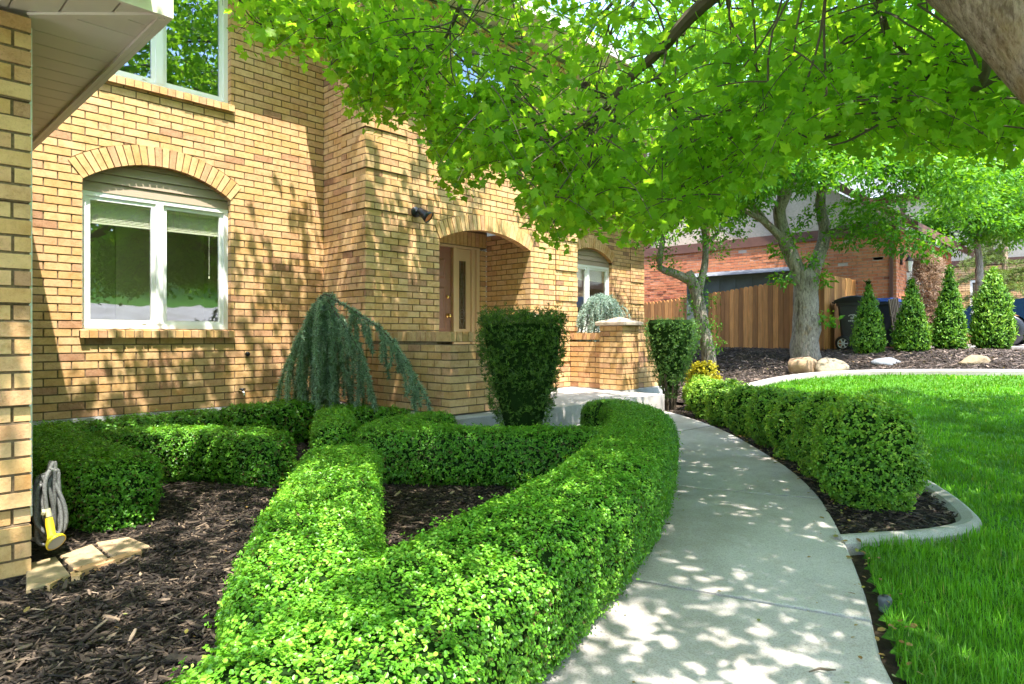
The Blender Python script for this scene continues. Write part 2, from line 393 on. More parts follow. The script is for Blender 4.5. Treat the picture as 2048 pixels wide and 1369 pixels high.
def rvec(n):
    return unit(rng.standard_normal((n, 3)))
_nk = rng.uniform(-1, 1, (8, 3)) ; _np = rng.uniform(0, 6.28, 8)
def lumps(P, wl):
    """smooth pseudo-noise -1..1 with wavelength about wl"""
    k = _nk * (2 * pi / wl)
    return np.sin(P @ k.T + _np).mean(-1) * 1.8

def resample(pts, step):
    P = np.asarray(pts, float)
    # Catmull-Rom through the points
    Q = np.vstack([2 * P[0] - P[1], P, 2 * P[-1] - P[-2]]); out = []
    for i in range(len(P) - 1):
        p0, p1, p2, p3 = Q[i:i + 4]; m = max(2, int(np.linalg.norm(p2 - p1) / step))
        t = np.linspace(0, 1, m, endpoint=False)[:, None]
        out.append(.5 * (2 * p1 + (p2 - p0) * t + (2 * p0 - 5 * p1 + 4 * p2 - p3) * t ** 2 + (3 * p1 - p0 - 3 * p2 + p3) * t ** 3))
    out.append(P[-1:]); return np.vstack(out)

def hedge_surface(path, w, h, zb, ends=(1, 1), n=26, ex=3.9, tuck=.12):
    C = resample(path, .05); T = unit(np.gradient(C, axis=0)); Nn = np.stack([-T[:, 1], T[:, 0]], -1)
    s = np.concatenate([[0], np.cumsum(np.linalg.norm(np.diff(C, axis=0), axis=1))]); L = s[-1]
    def endk(q):
        q = np.clip(q / (w * .55), 0, 1); return np.clip(1 - (1 - q) ** 2.6, 0, 1) ** (1 / 2.6)
    k = np.ones(len(s))
    if ends[0]: k = np.minimum(k, endk(s + .004))
    if ends[1]: k = np.minimum(k, endk(L - s + .004))
    th = np.linspace(-.42 * pi, 1.42 * pi, n)                     # open at the foot
    cx = np.sign(np.cos(th)) * np.abs(np.cos(th)) ** (2 / ex); cz = np.sign(np.sin(th)) * np.abs(np.sin(th)) ** (2 / ex)
    zz = (cz + 1) / 2; wd = cx * (1 - tuck * np.clip(1 - zz / .6, 0, 1) ** 1.5)
    G_ = np.zeros((len(s), n, 3))
    G_[..., :2] = C[:, None] + Nn[:, None] * (wd * w / 2)[None, :, None] * k[:, None, None]
    G_[..., 2] = zb + zz[None] * h * (.72 + .28 * k[:, None])
    def cap(row, c):
        r = row.copy(); r[:, :2] = c; return r[None]
    if ends[0]: G_ = np.concatenate([cap(G_[0], C[0] - T[0] * .004), G_])
    if ends[1]: G_ = np.concatenate([G_, cap(G_[-1], C[-1] + T[-1] * .004)])
    return G_

def foliage_on(mb, Gd, dens, size, shape, closed=False, depth=.03, jit=.75, up=.35, core=.05, cmi=1, lump=(.35, .010), tint=0., hang=0., tbias=None, tuft=5):
    """leafy skin on a clipped shrub: dark inner body, leaves in a shallow layer"""
    fl = Gd.reshape(-1, 3)
    # surface normals of the grid, for the lumps and the core
    du = np.gradient(Gd, axis=0); dv = np.gradient(Gd, axis=1); nn = unit(np.cross(dv, du))
    c0 = fl.mean(0)
    if ((Gd - c0) * nn).sum() < 0: nn = -nn
    lp = lumps(fl, lump[0]).reshape(Gd.shape[:2]) + .5 * lumps(fl + 3.7, lump[0] * .4).reshape(Gd.shape[:2])
    Gs = Gd + nn * (lp * lump[1])[..., None]
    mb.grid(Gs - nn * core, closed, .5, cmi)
    n = int(qarea(Gs) * dens)
    m = max(1, n // tuft); P, N = sample_quads(Gs, m, closed)
    if ((P - c0) * N).sum() < 0: N = -N
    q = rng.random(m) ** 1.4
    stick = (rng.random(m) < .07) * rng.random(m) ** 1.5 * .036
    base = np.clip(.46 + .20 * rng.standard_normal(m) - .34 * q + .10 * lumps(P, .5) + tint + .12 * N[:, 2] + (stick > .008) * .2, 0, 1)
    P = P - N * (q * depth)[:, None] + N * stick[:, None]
    S_ = unit(N + rvec(m) * .55 + np.array([0, 0, .3]))              # one small shoot at every place, a rosette of leaves on it
    rep = lambda v: np.repeat(v, tuft, 0)
    n = m * tuft; P, N, S_, base = rep(P), rep(N), rep(S_), rep(base)
    P = P + S_ * (rng.uniform(-.6, .5, n) * size * 1.1)[:, None] + rng.normal(0, size * .28, (n, 3))
    NN = unit(S_ * .8 + N * .3 + rvec(n) * jit + np.array([0, 0, up * .6]))
    T = rvec(n) + S_ * .35 + np.array([0, 0, .1 - hang])
    if tbias is not None: T = T + np.asarray(tbias)
    leaves(mb, P, NN, T, size * rng.uniform(.6, 1.25, n), shape, np.clip(base + rng.normal(0, .10, n), 0, 1))

def inpoly(P, poly):
    x, y = P[:, 0], P[:, 1]; c = np.zeros(len(P), bool); n = len(poly)
    for i in range(n):
        x1, y1 = poly[i]; x2, y2 = poly[i - 1]
        c ^= ((y1 > y) != (y2 > y)) & (x < (x2 - x1) * (y - y1) / (y2 - y1 + 1e-12) + x1)
    return c
def scatter(poly, n):
    p = np.asarray(poly); lo, hi = p.min(0), p.max(0)
    P = rng.uniform(lo, hi, (n, 2)); return P[inpoly(P, poly)]
def parea(p):
    p = np.asarray(p); x, y = p.T; return abs(np.dot(x, np.roll(y, 1)) - np.dot(y, np.roll(x, 1))) / 2

# ------------------------------------------------------------------ ground, walk, beds, lawn
xs = np.concatenate([np.linspace(-120, -8, 15), np.arange(-7, 18, .5), np.linspace(18, 260, 24)])
ys = np.linspace(-120, 160, 57)
Gd = np.zeros((len(xs), len(ys), 3)); Gd[..., 0] = xs[:, None]; Gd[..., 1] = ys[None]; Gd[..., 2] = tz(xs)[:, None] - .03
mb = MB(); mb.grid(Gd[:, ::-1]); tag(mb.single('ground', M['soil'], (0, 0, 0), True), kind='structure')

WL = [(.10, .55), (.70, 1.02), (1.25, 1.36), (1.44, 1.42), (2.07, 1.54), (2.83, 1.79), (3.42, 2.12), (4.05, 2.42), (4.62, 2.78), (5.07, 3.2), (5.40, 3.7), (5.60, 4.2), (5.66, 4.49)]
WR = [(1.0, -.55), (1.55, .0), (2.0, .36), (2.26, .56), (2.88, .79), (3.55, 1.07), (4.05, 1.30), (4.52, 1.54), (5.05, 1.87), (5.50, 2.20), (6.05, 2.66), (6.60, 3.26), (7.05, 3.95), (7.28, 4.49)]
wl = resample(WL, .02); wr = resample(WR, .02)
def along(C, t):
    s = np.concatenate([[0], np.cumsum(np.linalg.norm(np.diff(C, axis=0), axis=1))]); return np.stack([np.interp(np.asarray(t) * s[-1], s, C[:, i]) for i in (0, 1)], -1)
# joints of the walk: (fraction along left edge, fraction along right edge)
def near_t(C, p):
    s = np.concatenate([[0], np.cumsum(np.linalg.norm(np.diff(C, axis=0), axis=1))]); i = np.argmin(np.linalg.norm(C - np.asarray(p), axis=1)); return s[i] / s[-1]
JT = [(0, 0)] + [(near_t(wl, gp(*a)), near_t(wr, gp(*b))) for a, b in (((1240, 1170), (1742, 1262)), ((1330, 980), (1640, 1008)), ((1335, 888), (1432, 868)))] + [(1, 1)]
def walk_rise(p):
    """the walk climbs a little toward the porch"""
    return .13 * np.clip((p[:, 0] * FD[0] + p[:, 1] * FD[1] - 6.0) / 2.6, 0, 1)
mb = MB()
for (a0, b0), (a1, b1) in zip(JT[:-1], JT[1:]):
    g = .004
    q_ = np.concatenate([[0, .006], np.linspace(.03, .97, 10), [.994, 1]]); g = .0014
    ta = a0 + g + (a1 - a0 - 2 * g) * q_; tb = b0 + g + (b1 - b0 - 2 * g) * q_
    A, B = along(wl, ta), along(wr, tb)
    rows = []
    zt = GZ + .035
    for f, z in ((0, GZ - .05), (0, zt - .012), (.010, zt), (.25, zt), (.5, zt), (.75, zt), (.99, zt), (1, zt - .012), (1, GZ - .05)):
        p = A * (1 - f) + B * f; rows.append(np.column_stack([p, z + walk_rise(p)]))
    Gq = np.array(rows)
    # rounded arrises at the joints
    Gq[2:7, 0, 2] -= .003; Gq[2:7, -1, 2] -= .003
    Gq = np.concatenate([Gq[:, :1] * [1, 1, 0] + [0, 0, GZ - .05], Gq, Gq[:, -1:] * [1, 1, 0] + [0, 0, GZ - .05]], 1)
    mb.grid(Gq.transpose(1, 0, 2)[::-1])
tag(mb.single('walkway', M['concrete'], (3, 1.5, GZ)), kind='structure')

# porch slab: a step up from the walk, reaching in under the entry arch
mb = MB(); mb.prism([(3.98, 4.50), (7.58, 4.50), (7.58, 5.6), (8.4, 5.6), (8.4, 7.4), (3.98, 7.4)], GZ - .1, ZF - .012)
tag(mb.single('porch_slab', M['concrete'], (5.5, 5.5, ZF)), kind='structure')

# garden bed round the box hedges, the strip bed along the walk, the far bed
BED_L = [(-3, -.6), (.05, .35), (.7, .98), (1.25, 1.33), (2.07, 1.52), (2.83, 1.77), (3.5, 2.0), (4.15, 2.28), (4.75, 2.64), (5.2, 3.1), (5.5, 3.65), (5.6, 4.6), (4.0, 4.62), (4.0, 7.0), (-.5, 7.0), (.62, 3.5), (-3, 3.5)]
# the strip bed: walk edge on one side, lawn on the other, closed by the concrete edging at the near end
LAWN_IN = [(5.45, 1.14), (5.9, 1.58), (6.6, 2.15), (7.3, 2.85), (8.0, 3.62), (8.75, 4.32), (9.7, 4.62), (10.7, 4.42), (11.35, 4.0), (11.8, 3.2), (12.05, 2.2), (12.2, 1.0), (12.25, -.5), (12.2, -2.5)]
BED_S = [tuple(p) for p in along(wr, np.linspace(near_t(wr, (3.55, 1.07)), .999, 20))] + [(8.7, 4.7), (8.7, 5.15), (10.5, 7.4), (14.4, 6.2), (14.2, 4.5)] + [(13.0, 4.6), (9.9, 4.6)] + [p for p in LAWN_IN[5::-1]] + [(5.08, 1.0), (4.75, .84), (4.5, .75), (4.33, .735), (4.16, .79), (3.97, .89), (3.78, 1.03)]
BED_F = LAWN_IN[5:] + [(14.9, -2.5), (14.9, 4.0), (14.4, 4.6), (14.4, 8), (10.5, 7.4), (8.7, 5.2)]
def sheet(name, poly, m, dz, step=.12):
    p = np.asarray(poly); lo, hi = p.min(0) - step, p.max(0) + step
    X = np.arange(lo[0], hi[0] + step, step); Y = np.arange(lo[1], hi[1] + step, step)
    gx, gy = np.meshgrid(X, Y, indexing='ij'); c = np.stack([gx[:-1, :-1] + step / 2, gy[:-1, :-1] + step / 2], -1).reshape(-1, 2)
    ins = inpoly(c, poly)
    # keep a border cell only if its middle is inside
    I = np.arange(gx.size).reshape(gx.shape); q = np.stack([I[:-1, :-1], I[1:, :-1], I[1:, 1:], I[:-1, 1:]], -1).reshape(-1, 4)[ins]
    V = np.stack([gx, gy, tz(gx) + dz], -1).reshape(-1, 3)
    V[:, 2] += .008 * lumps(V, .9)
    mb = MB(); mb.add(V, q); o = mb.single(name, m, (0, 0, 0), True); return tag(o, kind='structure')
sheet('garden_bed', BED_L, M['mulch_bed'], .006, .06)
sheet('strip_bed', BED_S, M['mulch_bed'], .012, .06)
sheet('far_bed', BED_F, M['mulch_bed'], .018, .08)

def chips(name, areas, m, loc, label):
    mb = MB()
    for poly, n, ln, lo in areas:
        P = scatter(poly, n); k = len(P)
        L = ln * rng.lognormal(0, .45, k); Wd = L * rng.uniform(.12, .30, k); H = np.minimum(.005, Wd * .4)
        yaw = rng.uniform(0, 2 * pi, k); pit = rng.normal(0, .22, k); rol = rng.normal(0, .35, k)
        z = tz(P[:, 0]) + lo + rng.random(k) * .022
        cy, sy = np.cos(yaw), np.sin(yaw)
        A = np.stack([cy * np.cos(pit), sy * np.cos(pit), np.sin(pit)], -1)
        U = np.stack([-sy * 0, cy * 0, np.ones(k)], -1) + .0
        B = unit(np.cross(U, A)); Nn = np.cross(A, B)
        B2 = B * np.cos(rol)[:, None] + Nn * np.sin(rol)[:, None]; N2 = np.cross(A, B2)
        c = np.column_stack([P, z])
        V = []
        for sa, sb, sn in ((-1, -.7, 0), (.2, -1, 0), (1, -.4, 0), (.9, .6, 0), (-.3, 1, 0), (-.95, .5, 0), (-1, -.7, 1), (.2, -1, 1), (1, -.4, 1), (.9, .6, 1), (-.3, 1, 1), (-.95, .5, 1)):
            V.append(c + A * (sa * L / 2)[:, None] + B2 * (sb * Wd / 2)[:, None] + N2 * (sn * H)[:, None])
        V = np.stack(V, 1)
        r = np.clip(rng.beta(1.3, 2.2, k) + (rng.random(k) < .05) * .4, 0, 1)
        base = np.arange(k)[:, None] * 12
        mb.add(V.reshape(-1, 3), base + np.arange(6, 12)[None], r)
        mb2f = np.stack([base + np.array([[i, (i + 1) % 6, 6 + (i + 1) % 6, 6 + i]]) for i in range(6)], 1).reshape(-1, 4)
        mb.faces(mb2f + (mb.n - k * 12), np.repeat(r, 6))
    o = mb.single(name, m, loc)
    return tag(o, label, kind='stuff')
NEARB = [(-1.2, .1), (.1, .4), (1.2, 1.3), (2.2, 1.6), (3.2, 2.9), (3.4, 4.6), (1.2, 5.0), (.62, 3.5), (-.8, 3.5)]
chips('mulch', [(NEARB, 100000, .025, .008), (BED_L, 46000, .028, .008)], M['chip'], (1, 2.5, GZ), 'dark shredded bark mulch spread between the box hedges')
chips('mulch', [(BED_S[:20] + [(8.7, 4.7)] + BED_S[27:], 42000, .034, .012)], M['chip'], (5, 2, GZ), 'dark bark mulch in the strip beside the walkway')
chips('mulch', [(BED_F, 34000, .06, .02), ([(7.3, 4.6), (8.7, 4.7), (8.6, 5.15), (10, 7), (11, 5), (8.7, 3.9)], 7000, .055, .015)], M['chip_far'], (12, 4, -.6), 'paler bark mulch in the raised bed beyond the lawn')

# lawn
LAWN = [(1.0, -2.2), (1.2, -.45), (1.6, -.02), (2.04, .33), (2.30, .53), (2.92, .75), (3.58, 1.00)] + [(3.72, .93), (3.92, .77), (4.12, .67), (4.33, .62), (4.52, .64), (4.79, .75), (5.12, .92)] + LAWN_IN + [(12.2, -6), (1, -6)]
sheet('lawn', LAWN, M['turf'], .012, .05)
def grass(areas):
    mb = MB()
    for poly, n, hgt, wid, dmax in areas:
        P = scatter(poly, n); k = len(P)
        z = tz(P[:, 0]) + .01
        px, py, d = project(np.column_stack([P, z])); ok = (d > .5) & (px > -100) & (px < 2300) & (d < dmax[1]) & (d >= dmax[0]); P, z = P[ok], z[ok]; k = len(P)
        if not k: continue
        tuft = lumps(np.column_stack([P, z * 0]), .35); big = lumps(np.column_stack([P, z * 0]) + 9, 1.7)
        h = hgt * rng.uniform(.5, 1.25, k) * (1 + .32 * tuft)
        az = rng.uniform(0, 2 * pi, k) + 2.2 * lumps(np.column_stack([P, z * 0]) + 5, .5); lean = np.abs(rng.normal(.45, .38, k)) * (1 + .5 * lumps(np.column_stack([P, z * 0]) + 2, .3))
        dr = np.stack([np.cos(az), np.sin(az)], -1); sd = np.stack([-dr[:, 1], dr[:, 0]], -1)
        w = wid * rng.uniform(.7, 1.3, k)
        def lvl(f, bend, ww):
            p = np.column_stack([P + dr * (h * bend)[:, None], z + h * f]); s3 = np.column_stack([sd * (w * ww)[:, None], np.zeros(k)]); return p - s3, p + s3
        a0, a1 = lvl(0, lean * 0, .5); b0, b1 = lvl(.55 * np.cos(lean), lean * .35, .42); c0, _ = lvl(.95 * np.cos(lean), lean, 0)
        V = np.stack([a0, a1, b1, b0, c0], 1); base = np.arange(k)[:, None] * 5
        r = np.clip(.45 + .2 * rng.standard_normal(k) + .10 * tuft + .12 * big + (rng.random(k) < .02) * .5, 0, 1)
        mb.add(V.reshape(-1, 3), base + np.array([[0, 1, 2, 3]]), r)
        mb.faces(base + np.array([[3, 2, 4]]) + (mb.n - k * 5), r)
    return tag(mb.single('grass', G['grass'], (4, 0, GZ)), 'short green grass growing over the whole lawn', kind='stuff')
grass([(LAWN, 900000, .060, .0038, (0, 3.4)), (LAWN, 480000, .054, .0058, (3.4, 5.4)), (LAWN, 330000, .048, .0085, (5.4, 8.5)), (LAWN, 170000, .046, .014, (8.5, 16))])

# concrete edging: the kerbed nose of the strip bed, and the long curb of the far bed
def edging(path, w, h, name, label):
    C = resample(path, .08); T = unit(np.gradient(C, axis=0)); Nn = np.stack([-T[:, 1], T[:, 0]], -1)
    prof = [(-w / 2, -.06), (-w / 2, h - .03), (-w / 2 + .025, h - .004), (-w * .15, h), (w * .3, h - .012), (w / 2, h - .04), (w / 2, -.06)]
    Gq = np.array([[(c[0] + n[0] * a, c[1] + n[1] * a, tz(c[0]) + b) for a, b in prof] for c, n in zip(C, Nn)])
    mb = MB(); mb.grid(Gq); mb.poly(Gq[0]); mb.poly(Gq[-1][::-1])
    return tag(mb.single(name, M['edging'], (*C[len(C) // 2], float(tz(C[len(C) // 2][0])))), label, 'edging')
edging([(3.56, 1.11), (3.75, .98), (3.95, .83), (4.15, .73), (4.33, .68), (4.5, .70), (4.77, .80), (5.1, .96), (5.45, 1.17), (5.9, 1.6), (6.6, 2.16)], .12, .06, 'garden_edging', 'curved concrete edging round the near end of the shrub strip by the walkway')
edging(LAWN_IN[6:], .20, .09, 'garden_edging', 'long pale concrete edging between the lawn and the raised bed with the boulders')

# ------------------------------------------------------------------ box hedges
def box_hedge(path, w, top, label, ends=(1, 1), dens=9000, size=.021, tint=0.):
    path = np.asarray(path, float); c = path[len(path) // 2]; zb = GZ
    S_ = hedge_surface(path, w, top - zb, zb, ends)
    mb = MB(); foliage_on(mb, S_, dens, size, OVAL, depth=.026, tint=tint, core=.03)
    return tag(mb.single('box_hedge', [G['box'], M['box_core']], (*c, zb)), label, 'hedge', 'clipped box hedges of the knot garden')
def rf(f, r):
    p = f * FD + r * RD; return float(p[0]), float(p[1])
RING = [rf(.85, -.52), rf(1.3, -.39), rf(1.8, -.20), rf(2.3, .03), rf(2.9, .32), rf(3.6, .60), rf(4.4, .84), rf(5.2, 1.03), rf(5.9, 1.08), rf(6.25, .95), rf(6.3, .68)]
box_hedge(RING, .54, -.62, 'long curved box hedge bordering the walkway, the nearest and largest', (1, 1), 27000, .0116, .08)
box_hedge([rf(1.25, -.29), rf(1.75, -.545), (1.13, 2.02), (1.62, 2.75), (2.13, 3.46)], .46, -.63, 'straight box hedge running from the foreground toward the weeping cedar', (1, 1), 27000, .0116, .08)
box_hedge([(2.58, 4.30), (2.81, 4.70), (3.26, 5.47)], .36, -.66, 'short box hedge stub directly below the weeping cedar', dens=18000, size=.0145, tint=.06)
box_hedge([(3.9, 2.62), (3.55, 3.0), (3.14, 3.56), (2.88, 3.86), (2.84, 4.06), (3.02, 4.22), (3.35, 4.34), (3.74, 4.42)], .42, -.66, 'hairpin-shaped box hedge in front of the dark yew', (0, 1), 21000, .0140, .03)
box_hedge([(1.10, 3.98), (1.06, 4.6), (1.03, 5.9)], .50, -.68, 'box hedge with a blunt rounded end beside the hanging garden hose', (1, 0), 21000, .0140, -.03)
box_hedge([(1.30, 5.62), (1.52, 5.42), (1.95, 5.02), (2.2, 4.36)], .44, -.69, 'bowed box hedge across the middle of the bed below the left window', (1, 1), 19000, .0145, -.03)
box_hedge([(.8, 6.12), (1.9, 6.2), (2.5, 6.3), (2.62, 6.3)], .42, -.70, 'box hedge close along the house wall under the window', (1, 1), 9500, .022, -.02)
box_hedge([(2.45, 6.15), (2.85, 6.12), (3.45, 6.15)], .46, -.66, 'taller box hedge block between the wall hedge and the weeping cedar', (1, 1), 9500, .022, -.05)
box_hedge([(3.46, 6.0), (3.6, 5.5), (3.72, 4.95)], .38, -.70, 'low box hedge at the foot of the brick porch wall', (1, 1), 9500, .022)

# the row of clipped box balls along the far side of the walk
def ball_surface(c, r, h, zb, n=22, m=16, ex=2.5):
    ph = np.linspace(-.40 * pi, .5 * pi, m); th = np.linspace(0, 2 * pi, n, endpoint=False)
    cz = np.sign(np.sin(ph)) * np.abs(np.sin(ph)) ** (2 / ex); cr = np.abs(np.cos(ph)) ** (2 / ex)
    z = (cz - cz[0]) / (1 - cz[0])
    Gq = np.zeros((m, n, 3)); Gq[..., 0] = c[0] + r * cr[:, None] * np.cos(th); Gq[..., 1] = c[1] + r * cr[:, None] * np.sin(th); Gq[..., 2] = zb + h * z[:, None]
    return Gq
BALLS = [((4.50, 1.22), .335, .68), ((5.16, 1.63), .29, .63), ((5.74, 2.05), .275, .60), ((6.26, 2.49), .265, .59), ((6.74, 2.95), .255, .56), ((7.20, 3.43), .245, .55), ((7.64, 3.89), .235, .52), ((8.10, 4.27), .21, .50)]
BLAB = ['largest round box shrub at the near end of the row by the concrete edging', 'round box shrub second from the near end of the row along the walkway', 'round box shrub third from the near end of the row along the walkway', 'round box shrub fourth from the near end of the row along the walkway', 'round box shrub fourth from the far end of the row along the walkway', 'round box shrub third from the far end of the row along the walkway', 'round box shrub second from the far end of the row along the walkway', 'small yellowish box ball at the far end of the row beside the flared yew']
for i, ((c, r, h), lb) in enumerate(zip(BALLS, BLAB)):
    zb = float(tz(c[0])); mb = MB()
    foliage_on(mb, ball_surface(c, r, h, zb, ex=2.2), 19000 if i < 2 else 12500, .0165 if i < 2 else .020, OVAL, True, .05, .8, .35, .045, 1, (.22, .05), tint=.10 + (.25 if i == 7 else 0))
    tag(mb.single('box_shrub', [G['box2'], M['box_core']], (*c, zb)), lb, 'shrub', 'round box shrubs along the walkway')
# ------------------------------------------------------------------ brickwork
CR, BL, JT_ = .075, .2137, .0125
def arch_cut(uc, a, rise, zs, ring=.2):
    R = (a * a + rise * rise) / (2 * rise); zc = zs + rise - R; am = math.asin(a / R); R1 = R + ring
    def half(z):
        if z <= zs: return a
        if z - zc >= R1: return 0.
        return min(sqrt(R1 * R1 - (z - zc) ** 2), a + (z - zs) * tan(am))
    return dict(uc=uc, half=half, R=R, zc=zc, am=am, R1=R1)
def brickwall(mb, O, U, N, u0, u1, z0, z1, holes=(), arches=(), quoins=(), par=(0, 0), depth=.1, qrec=.018, phase=0, skew=0, c=CR, L=BL, j=JT_, zb0=ZF, jit=.0016, darkp=0.):
    """real bricks standing proud of a raked mortar bed; holes (ua,ub,za,zb); arches (cut, z-bottom)"""
    O, U, N = [np.asarray(v, float) for v in (O, U, N)]
    Q, S_ = [], []
    r0 = int(math.ceil((z0 - zb0) / c - .01)); r1 = int(math.floor((z1 - zb0) / c + .01))
    for r in range(r0, r1):
        zb, zt = zb0 + r * c, zb0 + (r + 1) * c; zm = (zb + zt) / 2
        a = u0 + ((.1 if r % 2 else 0) if par[0] == 1 else (.1 if not r % 2 else 0) if par[0] == 2 else 0)
        b = u1 - ((.1 if r % 2 else 0) if par[1] == 1 else (.1 if not r % 2 else 0) if par[1] == 2 else 0)
        iv = [(a, b, a, b)]
        cuts = [(h[0], h[1], h[0], h[1]) for h in holes if h[2] < zm < h[3]]
        for A, zlo in arches:
            if zm > zlo:
                hb, ht = A['half'](zb), A['half'](zt)
                if hb > 0 and ht > 0: cuts.append((A['uc'] - hb, A['uc'] + hb, A['uc'] - ht, A['uc'] + ht))
        for cu in cuts:
            nv = []
            for v in iv:
                if cu[0] > v[0] or cu[2] > v[2]: nv.append((v[0], min(v[1], cu[0]), v[2], min(v[3], cu[2])))
                if cu[1] < v[1] or cu[3] < v[3]: nv.append((max(v[0], cu[1]), v[1], max(v[2], cu[3]), v[3]))
            iv = [v for v in nv if max(v[1] - v[0], v[3] - v[2]) > .02]
        iv = [(*v, .004, .004) for v in iv]
        for q in quoins:
            nv = []
            for v in iv:
                pts = [v[0]] + [e for e in q[:2] if v[0] + .01 < e < v[1] - .01] + [v[1]]
                if len(pts) == 2: nv.append(v); continue
                tp = [v[2]] + pts[1:-1] + [v[3]]
                for k in range(len(pts) - 1): nv.append((pts[k], pts[k + 1], tp[k], tp[k + 1], (v[4] if k == 0 else 0.), (v[5] if k == len(pts) - 2 else 0.)))
            iv = nv
        for v in iv:
            mid = (v[0] + v[1]) / 2; out = 0.
            for q in quoins:
                if q[0] - .001 <= mid <= q[1] + .001: out = 0. if (r + phase) % 6 == 0 else qrec
            if out > 0:
                v = list(v)
                if par[0] and abs(v[0] - u0) < 1e-6: v[0] -= qrec; v[2] -= qrec
                if par[1] and abs(v[1] - u1) < 1e-6: v[1] += qrec; v[3] += qrec
            S_.append((v[0] + v[4], v[1] - v[5], v[2] + v[4], v[3] - v[5], zb, zt, out - .0095, .5))
            off = (BL / 2 if r % 2 else 0) + skew
            k0 = int(math.floor((min(v[0], v[2]) - off) / L)); k1 = int(math.ceil((max(v[1], v[3]) - off) / L))
            for k in range(k0, k1):
                ba, bb = off + k * L + j / 2, off + (k + 1) * L - j / 2
                if 0 < ba - v[0] < (.06 if out > 0 else .047): ba = v[0]
                if 0 < v[1] - bb < .047: bb = v[1]
                e = [max(ba, v[0]), min(bb, v[1]), max(ba, v[2]), min(bb, v[3])]
                if e[1] - e[0] < .034 and e[3] - e[2] < .034: continue
                t = rng.random(); t = t * .70 / .90 if t < .90 else .70 + (t - .90) / .10 * .28
                o_ = out + rng.normal(0, jit)
                if abs(v[0] - v[2]) + abs(v[1] - v[3]) > 1e-6:
                    p = [(ba, zb + j / 2), (bb, zb + j / 2), (bb, zt - j / 2), (ba, zt - j / 2)]
                    for side, s0, s1 in ((1, v[0], v[2]), (-1, v[1], v[3])):
                        f_ = [side * (pu - (s0 + (s1 - s0) * (pz - zb) / c)) - .004 for pu, pz in p]; n_ = []
                        for i in range(len(p)):
                            if f_[i] >= 0: n_.append(p[i])
                            i2 = (i + 1) % len(p)
                            if (f_[i] >= 0) != (f_[i2] >= 0):
                                q_ = f_[i] / (f_[i] - f_[i2]); n_.append((p[i][0] + (p[i2][0] - p[i][0]) * q_, p[i][1] + (p[i2][1] - p[i][1]) * q_))
                        p = n_
                        if len(p) < 3: break
                    if len(p) >= 3 and max(x for x, _ in p) - min(x for x, _ in p) > .015:
                        W_ = [O + x * U + o_ * N + np.array([0, 0, z]) for x, z in p]
                        if np.dot(np.cross(U, [0, 0, 1.]), N) < 0: W_ = W_[::-1]
                        mb.extrude(W_[::-1], -N * depth, t, 0)
                    continue
                Q.append((e[0], e[1], e[2], e[3], zb + j / 2, zt - j / 2, o_, t))
    def emit(A, mi, dp):
        A = np.array(A); z = np.zeros(len(A)); n = len(A)
        def P(u, o, zz): return O + u[:, None] * U + o[:, None] * N + zz[:, None] * np.array([0, 0, 1.])
        o, ob = A[:, 6], A[:, 6] * 0 - dp
        V = np.stack([P(A[:, 0], o, A[:, 4]), P(A[:, 1], o, A[:, 4]), P(A[:, 3], o, A[:, 5]), P(A[:, 2], o, A[:, 5]),
                      P(A[:, 0], ob, A[:, 4]), P(A[:, 1], ob, A[:, 4]), P(A[:, 3], ob, A[:, 5]), P(A[:, 2], ob, A[:, 5])], 1)
        F = np.array([[0, 1, 2, 3], [1, 5, 6, 2], [4, 0, 3, 7], [3, 2, 6, 7], [4, 5, 1, 0]])
        if np.dot(np.cross(U, [0, 0, 1.]), N) < 0: F = F[:, ::-1]
        mb.add(V.reshape(-1, 3), (np.arange(n)[:, None, None] * 8 + F[None]).reshape(-1, 4), np.repeat(A[:, 7], 5), mi)
    emit(Q, 0, depth); emit(S_, 1, depth - .01)
def arch_ring(mb, O, U, N, A, n, depth=.1, out=.006):
    O, U, N = [np.asarray(v, float) for v in (O, U, N)]
    def P(r, t, o): return O + (A['uc'] + r * sin(t)) * U + o * N + np.array([0, 0, A['zc'] + r * cos(t)])
    ts = np.linspace(-A['am'], A['am'], n + 1); g = .005
    flip = np.dot(np.cross(U, [0, 0, 1.]), N) < 0
    for layer in (0, 1):
        for a, b in zip(ts[:-1], ts[1:]):
            if layer == 0: aa, bb, ra, rb, o, dp, mi = a + g / A['R'], b - g / A['R'], A['R'], A['R1'] - .008, out + rng.normal(0, .001), -depth, 0
            else: aa, bb, ra, rb, o, dp, mi = a, b, A['R'] + .008, A['R1'], -.008, -depth + .012, 1
            V = [P(ra, aa, o), P(ra, bb, o), P(rb, bb, o), P(rb, aa, o), P(ra, aa, dp), P(ra, bb, dp), P(rb, bb, dp), P(rb, aa, dp)]
            F = [[0, 1, 2, 3], [1, 5, 6, 2], [4, 0, 3, 7], [3, 2, 6, 7], [4, 5, 1, 0]]
            if flip: F = [f[::-1] for f in F]
            t = rng.random(); mb.add(V, F, t * .6 if t < .9 else t * .8, mi)
BR = [M['brick'], M['mortar']]
XP, NP, NX = (1, 0, 0), (0, -1, 0), (-1, 0, 0)

YA, YB, YC = 7.05, 6.15, 7.55                 # window wall, entry bay, right-hand wall
XB0, XB1, XR = 4.06, 7.81, 11.87
EAVE = 4.1
house = thing('brick_house', (4, 6.5, GZ), 'two storey tan brick house with arched windows and entry', 'house')

aA = arch_cut(2.265, .685, .234, 1.459)
aD = arch_cut(5.94, .83, .185, 1.19)
aR = arch_cut(10.035, .685, .234, 1.45)
mb = MB()
